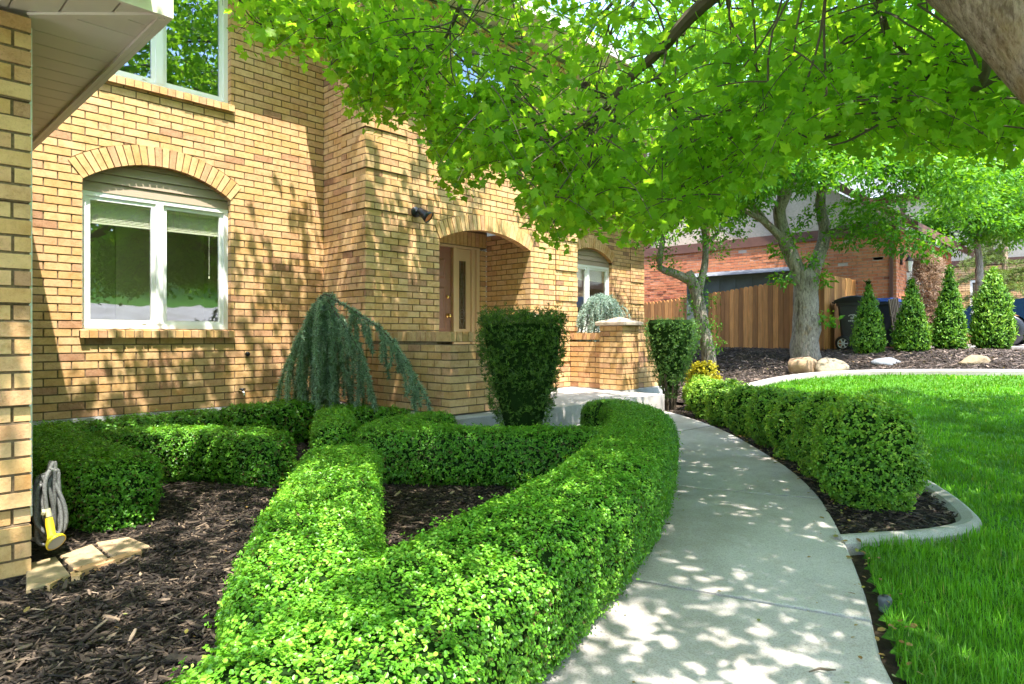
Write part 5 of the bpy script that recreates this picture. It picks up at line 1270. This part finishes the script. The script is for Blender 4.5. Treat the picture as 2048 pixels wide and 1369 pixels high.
# dried tan conifer by the garage
dc = at(1856, 15.2); dz = float(tz(dc[0])); t = thing('dried_conifer', (*dc, dz), 'dead tan brown columnar conifer beside the garage door', 'conifer')
mb = MB(); mb.tube([(*dc, dz), (*dc, 1.5)], [.07, .03], 8); mb.part('trunk', M['bark'], t)
mb = MB()
for cz_, r_, h_ in ((.55, .36, .42), (1.15, .42, .52), (1.6, .30, .34), (.05, .24, .4)):
    n = 1100; D = rvec(n); P = np.array([*dc, cz_]) + D * np.array([r_, r_, h_]) * (rng.random(n) ** .4)[:, None]
    needle_tufts(mb, P, D, .10, 5, NEEDLE, 0, .8)
mb.part('foliage', G['tan'], t)

# ------------------------------------------------------------------ broadleaf trees in the background
def clump_leaves(mb, c, r, n, size, shape, tint=0., flat=.8, mi=0, up=.5):
    D = rvec(n); P = np.asarray(c) + D * (np.asarray(r) * np.ones(3)) * (rng.random(n) ** .45)[:, None]
    N = unit(D * .5 + rvec(n) * flat + np.array([0, 0, up])); T = D + rvec(n) * .9 + np.array([0, 0, -.35])
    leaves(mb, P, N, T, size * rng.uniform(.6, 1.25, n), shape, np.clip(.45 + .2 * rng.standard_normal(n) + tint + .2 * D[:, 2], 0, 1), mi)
def limb(mb, pts, r0, r1, n=9):
    C = resample(pts, .12); s = np.linspace(0, 1, len(C))
    mb.tube(C + np.column_stack([lumps(C, .9), lumps(C + 3, .8), lumps(C, 1) * 0]) * .02, r0 + (r1 - r0) * s, n, jit=.05)
def tw(px, py, d): a, b = at(px, d); return np.array([a, b, (HY - py) / F0 * d])

# big forked tree
D2 = 12.4; t = thing('forked_tree', (*at(1612, D2), float(tz(at(1612, D2)[0]))), 'big forked tree with pale knotted trunk in front of the picket fence', 'tree')
mb = MB()
limb(mb, [tw(1612, 722, D2), tw(1610, 690, D2), tw(1612, 640, D2), tw(1612, 575, D2), tw(1606, 540, D2)], .275, .20, 14)
limb(mb, [tw(1612, 600, D2), tw(1592, 535, D2), tw(1570, 480, D2), tw(1560, 420, D2), tw(1590, 350, D2 - .3), tw(1630, 300, D2 - .6), tw(1700, 200, D2 - .8)], .155, .06, 11)
limb(mb, [tw(1570, 485, D2), tw(1530, 445, D2 - .2), tw(1500, 428, D2 - .3), tw(1450, 395, D2 - .4)], .085, .03, 8)
limb(mb, [tw(1535, 450, D2 - .2), tw(1515, 420, D2), tw(1490, 380, D2 + .1)], .06, .03, 8)
limb(mb, [tw(1612, 590, D2), tw(1632, 530, D2), tw(1650, 470, D2 + .2), tw(1640, 410, D2 + .3), tw(1655, 350, D2 + .4), tw(1690, 250, D2 + .5)], .14, .055, 11)
limb(mb, [tw(1648, 475, D2 + .2), tw(1690, 455, D2), tw(1750, 448, D2 - .3), tw(1830, 430, D2 - .5)], .07, .03, 8)
mb.part('trunk', M['bark2'], t, True)
mb = MB()
CL2 = []
for k in range(150):
    px = rng.uniform(1430, 1960); py = rng.uniform(60, 430)
    low = np.interp(px, [1430, 1500, 1560, 1700, 1780, 1850, 1930], [440, 415, 350, 430, 485, 495, 440])
    if py > low: py = low - rng.random() * 60
    CL2.append((tw(px, py, D2 + rng.normal(0, 1.0)), rng.uniform(.35, .6)))
for px, py, d in ((1700, 470, 12.1), (1760, 455, 11.9), (1800, 480, 11.8), (1640, 420, 12.5), (1860, 490, 11.9), (1590, 470, 12.3), (1610, 440, 12.6), (1625, 520, 12.2), (1560, 500, 12.3), (1640, 560, 12.2), (1655, 640, 12.2), (1565, 560, 12.3)):
    CL2.append((tw(px, py, d), .22 if py > 495 or 1550 < px < 1660 else .4))
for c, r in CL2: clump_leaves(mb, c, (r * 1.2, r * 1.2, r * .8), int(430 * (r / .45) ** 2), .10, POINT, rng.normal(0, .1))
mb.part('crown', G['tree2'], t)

# small leaning tree left of it
D3 = 11.6; t = thing('small_leaning_tree', (*at(1418, D3), float(tz(at(1418, D3)[0]))), 'small crooked leaning tree between the porch and the fence', 'tree')
mb = MB()
limb(mb, [tw(1420, 735, D3), tw(1412, 680, D3), tw(1400, 620, D3), tw(1388, 575, D3), tw(1375, 545, D3)], .13, .10, 10)
limb(mb, [tw(1380, 560, D3), tw(1345, 545, D3), tw(1320, 535, D3), tw(1322, 490, D3), tw(1330, 440, D3)], .085, .035, 9)
limb(mb, [tw(1395, 590, D3), tw(1408, 540, D3 + .1), tw(1412, 490, D3 + .2), tw(1405, 440, D3 + .2), tw(1420, 380, D3 + .2)], .075, .03, 9)
limb(mb, [tw(1410, 490, D3 + .1), tw(1440, 460, D3), tw(1450, 420, D3)], .03, .015, 7)
mb.part('trunk', M['bark2'], t, True)
mb = MB()
for k in range(62):
    px = rng.uniform(1290, 1500); py = rng.uniform(230, 470) if px < 1465 else rng.uniform(230, 390)
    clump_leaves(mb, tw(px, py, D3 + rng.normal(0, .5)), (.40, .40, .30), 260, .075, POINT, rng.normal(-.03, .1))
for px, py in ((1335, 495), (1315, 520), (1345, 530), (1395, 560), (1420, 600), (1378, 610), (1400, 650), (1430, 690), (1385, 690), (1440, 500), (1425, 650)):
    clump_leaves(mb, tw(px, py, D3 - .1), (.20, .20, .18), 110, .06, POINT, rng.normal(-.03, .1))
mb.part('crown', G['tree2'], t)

def round_tree(px, py_top, py_bot, wpx, d, label, n, size, name='broadleaf_tree', m='tree2', grp='broadleaf trees beyond the neighbour house', tint=0., base=None):
    a, b = at(px, d); z = float(tz(a)) if base is None else base; t = thing(name, (a, b, z), label, 'tree', grp)
    zt, zb_ = (HY - py_top) / F0 * d, (HY - py_bot) / F0 * d; R = wpx / F0 * d / 2; H = (zt - zb_) / 2
    mb = MB(); limb(mb, [(a, b, z - .1), (a + .1, b, (z + zb_) / 2), (a, b + .1, zb_ + H)], .06 * H + .08, .05)
    for k in range(5):
        q = rng.uniform(0, 6.28); limb(mb, [(a, b, zb_ + H * .2), (a + R * .4 * cos(q), b + R * .4 * sin(q), zb_ + H), (a + R * .7 * cos(q), b + R * .7 * sin(q), zb_ + H * 1.4)], .05 * H, .02, 6)
    mb.part('trunk', M['bark2'], t, True)
    mb = MB(); nc = 60
    for k in range(nc):
        D = rvec(1)[0]; rr = rng.random() ** .4; c = np.array([a, b, zb_ + H]) + D * rr * np.array([R * .82, R * .82, H * .85])
        s_ = rng.uniform(.22, .36) * min(R, H)
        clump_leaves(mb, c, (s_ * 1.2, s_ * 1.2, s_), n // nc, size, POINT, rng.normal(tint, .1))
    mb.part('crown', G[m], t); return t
round_tree(1960, 325, 505, 290, 17.5, 'bright green bushy tree above the blue car', 24000, .115, tint=.05)
round_tree(1180, 60, 520, 420, 26, 'tall tree glimpsed behind the red brick house, left side', 13000, .27, base=-.3)
round_tree(1420, -40, 470, 520, 30, 'tall tree rising behind the red brick house, middle', 15000, .30, base=-.3)
round_tree(1700, -60, 420, 560, 33, 'tall tree rising behind the red brick roof, right side', 15000, .33, base=-.3)
round_tree(2040, 90, 560, 520, 38, 'large tree behind the far tan house', 15000, .36, base=-.3)
# pine with drooping branches at the right edge
pa = at(2010, 19.5); t = thing('pine_tree', (*pa, -.25), 'light green pine with drooping branches behind the blue car', 'conifer')
mb = MB(); mb.tube([(*pa, -.3), (*pa, 3.6)], [.14, .04], 8); mb.part('trunk', M['bark'], t)
mb = MB()
for k in range(34):
    q = rng.uniform(0, 6.28); z = rng.uniform(.9, 3.2); L = 1.5 * (1 - (z - .9) / 3.2) + .25
    C = resample([(pa[0], pa[1], z), (pa[0] + L * .5 * cos(q), pa[1] + L * .5 * sin(q), z + .05), (pa[0] + L * cos(q), pa[1] + L * sin(q), z - .25)], .06)
    mb.tube(C, .012, 4, mi=1, cap=False); A = unit(np.gradient(C, axis=0))
    P = np.repeat(C, 6, 0) + rng.normal(0, .07, (len(C) * 6, 3)) * [1, 1, .5]; needle_tufts(mb, P, np.repeat(A, 6, 0), .11, 5, NEEDLE, 0, .7)
mb.part('foliage', [G['pine'], M['twig']], t)

# ------------------------------------------------------------------ across the street, seen in the window panes
def hz(y): return GZ + .015 + np.maximum(0, -5.0 - np.asarray(y, float)) * .20
def bank(name, x0, x1, y0, y1, m, dz):
    X = np.linspace(x0, x1, 30); Y = np.linspace(y0, y1, 24); Gq = np.zeros((30, 24, 3)); Gq[..., 0] = X[:, None]; Gq[..., 1] = Y[None]; Gq[..., 2] = hz(Y)[None] + dz
    mb = MB(); mb.grid(Gq[:, ::-1]); tag(mb.single(name, m, ((x0 + x1) / 2, (y0 + y1) / 2, GZ), True), kind='structure')
bank('hillside', -60, 110, -60, -5, M['turf'], 0)
bank('street', -60, 110, -16.8, -9, M['edging'], .03)
tag(MB().prism([(-9, -4.9), (-2.2, -4.9), (-2.2, 3.4), (-9, 3.4)], GZ - .1, GZ + .03).single('driveway', M['concrete'], (-5, -3, GZ)), kind='structure')
def street_tree(x, y, h, R, label):
    GZ = float(hz(y)); t = thing('street_tree', (x, y, GZ), label, 'tree', 'trees across the street'); mb = MB(); limb(mb, [(x, y, GZ - .1), (x + .2, y, GZ + h * .3), (x, y + .1, GZ + h * .75)], .24, .06); mb.part('trunk', M['bark2'], t, True)
    mb = MB()
    for k in range(60):
        D = rvec(1)[0]; c = np.array([x, y, GZ + h * .5]) + D * rng.random() ** .4 * np.array([R, R, h * .44]); clump_leaves(mb, c, (R * .34, R * .34, R * .28), 110, .24, POINT, rng.normal(0, .12))
    mb.part('crown', G['tree2'], t)
for i, (x, y, h, R) in enumerate([(-3.5, -4.2, 8.5, 2.6), (3.5, -24, 9, 3.4), (9.5, -25, 10, 3.8), (-4, -26, 9, 3.6), (15, -23, 8, 3.2), (-11, -25, 9, 3.5), (22, -25, 10, 3.6)]):
    street_tree(x, y, h, R, ['shade tree beside the driveway behind the viewer', 'round tree opposite the walkway', 'tallest tree opposite the lawn', 'tree opposite the driveway', 'smaller tree opposite the neighbour house', 'tree at the far left across the street', 'tree at the far right across the street'][i])

# ------------------------------------------------------------------ little things on the ground
wl_ = gp(1770, 1222, GZ); t = thing('sprinkler_head', (*wl_, GZ), 'small grey round sprinkler cap at the edge of the walkway', 'sprinkler head')
mb = MB(); mb.lathe([(.022, 0), (.024, .03), (.026, .045), (.022, .055), (0, .057)], (*wl_, GZ), 16); mb.part('cap', m_plain('grey_cap', (.09, .095, .11), .5), t, True)
mb = MB(); mb.lathe([(.012, .0572), (.012, .061), (0, .062)], (*wl_, GZ), 10); mb.part('nozzle', M['black'], t, True)
tp = [gp(x, y, GZ + .04) for x, y in ((1618, 1346), (1640, 1342), (1655, 1347), (1672, 1350))]
tag(MB().tube([(*p, GZ + .043 + .004 * i) for i, p in enumerate(tp)], [.002, .004, .004, .002], 6).single('fallen_twig', M['twig'], (*tp[1], GZ + .04)), 'thin brown twig lying on the walkway', 'twig')
mb = MB(); n = 200
C = along(wr, rng.uniform(.05, .95, n)); P = np.column_stack([C + rng.normal(0, .05, (n, 2)) + [.04, -.04], np.full(n, GZ + .05)])
leaves(mb, P, unit(rvec(n) * .4 + [0, 0, 1]), rvec(n), rng.uniform(.012, .035, n), OVAL, rng.random(n))
P = np.column_stack([scatter(NEARB, 500), np.full(0, 0)]) if False else scatter(NEARB, 170); k = len(P)
leaves(mb, np.column_stack([P, np.full(k, GZ + .04)]), unit(rvec(k) * .5 + [0, 0, 1]), rvec(k), rng.uniform(.012, .03, k), OVAL, rng.random(k))
P = scatter(BED_F, 300); k = len(P); leaves(mb, np.column_stack([P, tz(P[:, 0]) + .05]), unit(rvec(k) * .5 + [0, 0, 1]), rvec(k), rng.uniform(.02, .04, k), OVAL, rng.random(k))
C = along(wr, rng.uniform(.1, .9, 90)); Dl = along(wl, rng.uniform(.1, .9, 90)); f_ = rng.beta(.5, .5, (90, 1)); P = np.column_stack([C * f_ + Dl * (1 - f_), np.zeros(90)]); P[:, 2] = GZ + .042 + walk_rise(P)
leaves(mb, P, unit(rvec(90) * .2 + [0, 0, 1]), rvec(90), rng.uniform(.006, .02, 90), OVAL, rng.random(90))
tag(mb.single('fallen_leaves', G['leaf'] if 'leaf' in G else M['leaf_litter'], (3, 2, GZ)), 'scattered dry leaves along the walkway edge and on the mulch', kind='stuff')
# ------------------------------------------------------------------ the maple overhead
mt = thing('maple_tree', (2.95, -.75, GZ), 'large maple arching over the walkway, its leaning trunk at the upper right', 'tree')
TR = resample([(2.98, -.80, GZ - .1), (2.97, -.45, -.3), (2.935, .04, .72), (2.925, .37, 1.24), (2.86, .93, 2.1), (2.72, 1.5, 3.3), (2.6, 1.9, 4.8), (2.5, 2.2, 6.2)], .08)
sT = np.linspace(0, 1, len(TR)); mb = MB()
mb.tube(TR + np.column_stack([lumps(TR, .7), lumps(TR + 5, .6), 0 * sT]) * .012, np.interp(sT, [0, .08, .4, 1], [.25, .185, .152, .05]), 22, jit=.02)
mb.part('trunk', M['bark'], mt, True)
# main limbs, then twigs that carry the leaves
limbs = []; mb = MB()
def limb3(pts, r0, r1):
    C = resample(pts, .1); limbs.append(C); mb.tube(C + np.column_stack([lumps(C, .8), lumps(C + 2, .7), lumps(C + 7, .6)]) * .018, np.linspace(r0, r1, len(C)), 8, jit=.05)
def P3(px, py, d): return tw(px, py, d)
limb3([(2.85, .6, 1.5), P3(1500, -60, 3.6), P3(1335, 85, 4.1), P3(1255, 172, 4.4), P3(1190, 238, 4.7), P3(1120, 300, 5.0)], .075, .014)
limb3([P3(1300, 130, 4.3), P3(1345, 205, 4.4), P3(1385, 270, 4.5), P3(1450, 285, 4.6), P3(1510, 300, 4.7)], .016, .006)
limb3([P3(1750, -20, 3.6), P3(1770, 60, 3.7), P3(1810, 110, 3.8), P3(1850, 150, 3.9)], .018, .007)
limb3([(2.86, .4, 1.25), P3(1960, 170, 3.0), P3(1850, 215, 3.6), P3(1700, 260, 4.3), P3(1600, 290, 4.9)], .022, .006)
limb3([(2.75, 1.2, 2.5), P3(1000, -140, 4.6), P3(900, 60, 5.2), P3(830, 150, 5.5)], .05, .008)
limb3([(2.75, 1.3, 2.8), P3(800, -300, 4.6), P3(760, -60, 5.1), P3(640, 40, 5.3), P3(560, 80, 5.4)], .045, .006)
limb3([(2.8, 1.1, 2.3), P3(1450, -250, 4.6), P3(1460, 40, 5.4), P3(1470, 200, 5.8), P3(1480, 330, 6.0)], .05, .008)
limb3([(2.86, .8, 1.9), P3(1900, -300, 4.2), P3(1900, 60, 5.2), P3(1960, 220, 5.6)], .04, .008)
for k in range(26):
    i = int(rng.uniform(.45, .98) * len(TR)); p = TR[min(i, len(TR) - 1)]; q = rng.uniform(0, 2 * pi); L = rng.uniform(2.6, 4.6) * (1 if p[2] < 4 else .75)
    e = p + np.array([L * cos(q), L * sin(q), rng.uniform(.2, 1.6)])
    if p[2] < 2.2: e[2] += .9
    limb3([p, p * .55 + e * .45 + [0, 0, .35], e], .05, .010)
LP = np.concatenate(limbs)

# lower outline of the canopy as it hangs, tip by tip
LOWX = [440, 470, 520, 600, 640, 690, 745, 790, 835, 860, 880, 940, 985, 1020, 1050, 1085, 1112, 1150, 1190, 1240, 1290, 1340, 1400, 1450, 1500, 1560, 1620, 1700, 1800, 1880, 1950, 2060]
LOWY = [70, 105, 120, 120, 110, 205, 270, 250, 245, 310, 395, 400, 345, 345, 440, 470, 545, 470, 470, 490, 500, 470, 455, 440, 395, 330, 290, 300, 300, 325, 330, 345]
def clear(P, slack=0.):
    px, py, d = project(P)
    vis = (d > .15) & (px > -120) & (px < 2170) & (py > -130) & (py < 1400)
    lim = np.where(px < 440, -60, np.interp(px, LOWX, LOWY))
    bad = vis & (py > lim + slack)
    near = vis & (d < 2.6)
    wall = (P[:, 1] > 5.7) & (P[:, 0] < 8.3)
    return ~(bad | near | wall)
def sunny(p):
    """True where a twig would put the entry, the right pillar or the far lawn in shade, which the sun reaches in the photograph"""
    t = (6.15 - p[1]) / .395; lx, lz = p[0] + .18 * t, p[2] - t
    if t > 0 and 4.2 < lx < 8.6 and (1.25 if lx < 5.3 else -.9) < lz < 3.2: return True
    t = p[2] + 1.0; return p[0] + .18 * t > 6.9 and p[1] + .395 * t > 2.9
tries = 0
def try_twig(p0, D, L):
    t = np.linspace(0, 1, 7)[:, None]
    C = p0 + D * (L * t) + np.array([0, 0, -1.]) * (.35 * L * t ** 2)
    return C if clear(C, -12).all() else None
cands = []
# general crown volume
n = 0
while n < 2600:
    a = rng.uniform(0, 2 * pi); r = sqrt(rng.random()); x, y = 4.2 + 5.7 * r * cos(a), 1.6 + 5.2 * r * sin(a)
    if x < 1.5 and y < 4 and rng.random() < .72: continue
    zlo = 1.15 + .25 * r; zhi = 6.8 - 2.8 * r ** 2
    z = zlo + (zhi - zlo) * rng.random() ** 1.15
    q = a + rng.normal(0, .8); C = try_twig(np.array([x, y, z]), unit(np.array([cos(q), sin(q), rng.uniform(-.5, .35)])), rng.uniform(.45, .8))
    tries += 1
    if C is not None and not (sunny(C[3]) and rng.random() < .9): cands.append(C); n += 1
    if tries > 60000: break
# the hanging front that the picture shows, set along the outline at its own depth
m_ = 0; tries = 0
while m_ < 560 and tries < 40000:
    tries += 1
    px = rng.uniform(470, 2060); lim = np.interp(px, LOWX, LOWY); py = lim - abs(rng.normal(0, 1)) * 130 - 15
    if py < -60: continue
    d = rng.uniform(3.7, 6.4) if px > 900 else rng.uniform(4.6, 5.9)
    if px > 1550: d = rng.uniform(3.2, 6.2)
    p0 = P3(px, py, d); q = rng.uniform(0, 2 * pi)
    C = try_twig(p0, unit(np.array([cos(q), sin(q), rng.uniform(-1.0, .1)])), rng.uniform(.3, .55))
    if C is not None and not (sunny(C[3]) and rng.random() < .6): cands.append(C); m_ += 1
for C in cands:
    mb.tube(C, np.linspace(.005, .0015, len(C)), 4, cap=False)
    if rng.random() < .5:
        j = np.argmin(((LP - C[0]) ** 2).sum(1)); 
        if np.linalg.norm(LP[j] - C[0]) < 1.5:
            mid = (LP[j] + C[0]) / 2 + rng.normal(0, .05, 3); B_ = resample([LP[j], mid, C[0]], .1)
            if clear(B_, -5).all(): mb.tube(B_, np.linspace(.008, .005, len(B_)), 4, cap=False)
mb.part('branch', M['twig'], mt)
mb = MB(); PP = []; TT = []; SS = []; RR = []
for C in cands:
    k = int(rng.integers(24, 36)); f = rng.random(k) ** .8; i = f * (len(C) - 1); i0_ = np.minimum(i.astype(int), len(C) - 2)
    P = C[i0_] + (C[i0_ + 1] - C[i0_]) * (i - i0_)[:, None] + rng.normal(0, .085, (k, 3)) * [1, 1, .8]
    PP.append(P); TT.append(unit(C[-1] - C[0])[None] * .6 + rvec(k) * .8 + [0, 0, -.45]); SS.append(rng.uniform(.042, .076, k)); RR.append(np.clip(.5 + .2 * rng.standard_normal(k) + rng.normal(0, .12), 0, 1))
PP, TT, SS, RR = map(np.concatenate, (PP, TT, SS, RR))
_x, _y, _d = project(PP); SS = np.where((_d > .2) & (_x > -150) & (_x < 2200) & (_y > -150), SS, SS * 1.4)
ok = clear(PP, 14); PP, TT, SS, RR = PP[ok], TT[ok], SS[ok], RR[ok]
NN = unit(rvec(len(PP)) * .85 + np.array([0, 0, .62]))
leaves(mb, PP, NN, TT, SS, MAPLE, RR)
mb.part('crown', G['maple'], mt)
print('maple leaves', len(PP))

# ------------------------------------------------------------------ camera, sun, sky
cam = bpy.data.cameras.new('Camera'); co = bpy.data.objects.new('Camera', cam); col.objects.link(co)
co.location = (0, 0, 0); co.rotation_euler = (pi / 2, 0, YAW - pi / 2)
cam.sensor_width = 36; cam.lens = 36 * F0 / 2048; cam.shift_y = -(684.5 - HY) / 2048; cam.clip_start = .05; cam.clip_end = 1000
sc.camera = co
sdir = unit(np.array([.180, .395, -1.0]))                    # the way the light travels
el = math.asin(-sdir[2]); az = atan2(-sdir[0], -sdir[1])      # compass bearing of the sun from +Y
sl_ = bpy.data.lights.new('Sun', 'SUN'); so = bpy.data.objects.new('Sun', sl_); col.objects.link(so)
import mathutils
so.rotation_euler = mathutils.Vector(sdir).to_track_quat('-Z', 'Y').to_euler(); so.location = (0, -6, 12)
sl_.energy = 2.4; sl_.angle = radians(.53); sl_.color = (1, .95, .87)
w = bpy.data.worlds.new('World'); sc.world = w; w.use_nodes = True; nt = w.node_tree
bg = nt.nodes['Background']; sk = nt.nodes.new('ShaderNodeTexSky'); sk.sky_type = 'NISHITA'; sk.sun_disc = False
sk.sun_elevation = el; sk.sun_rotation = az; sk.altitude = 1300; sk.dust_density = 3.5; sk.air_density = 1.3; sk.ozone_density = 1.0
hs_ = nt.nodes.new('ShaderNodeHueSaturation'); hs_.inputs['Saturation'].default_value = 1.0
nt.links.new(sk.outputs[0], hs_.inputs['Color']); nt.links.new(hs_.outputs[0], bg.inputs[0]); bg.inputs[1].default_value = .15
sc.view_settings.view_transform = 'Standard'; sc.view_settings.look = 'None'; sc.view_settings.exposure = 2.7; sc.view_settings.gamma = 1
sc.render.engine = 'CYCLES'
sc.cycles.max_bounces = 9; sc.cycles.diffuse_bounces = 5; sc.cycles.transmission_bounces = 6; sc.cycles.glossy_bounces = 4; sc.cycles.transparent_max_bounces = 12
sc.cycles.use_denoising = True; sc.cycles.sample_clamp_indirect = 6
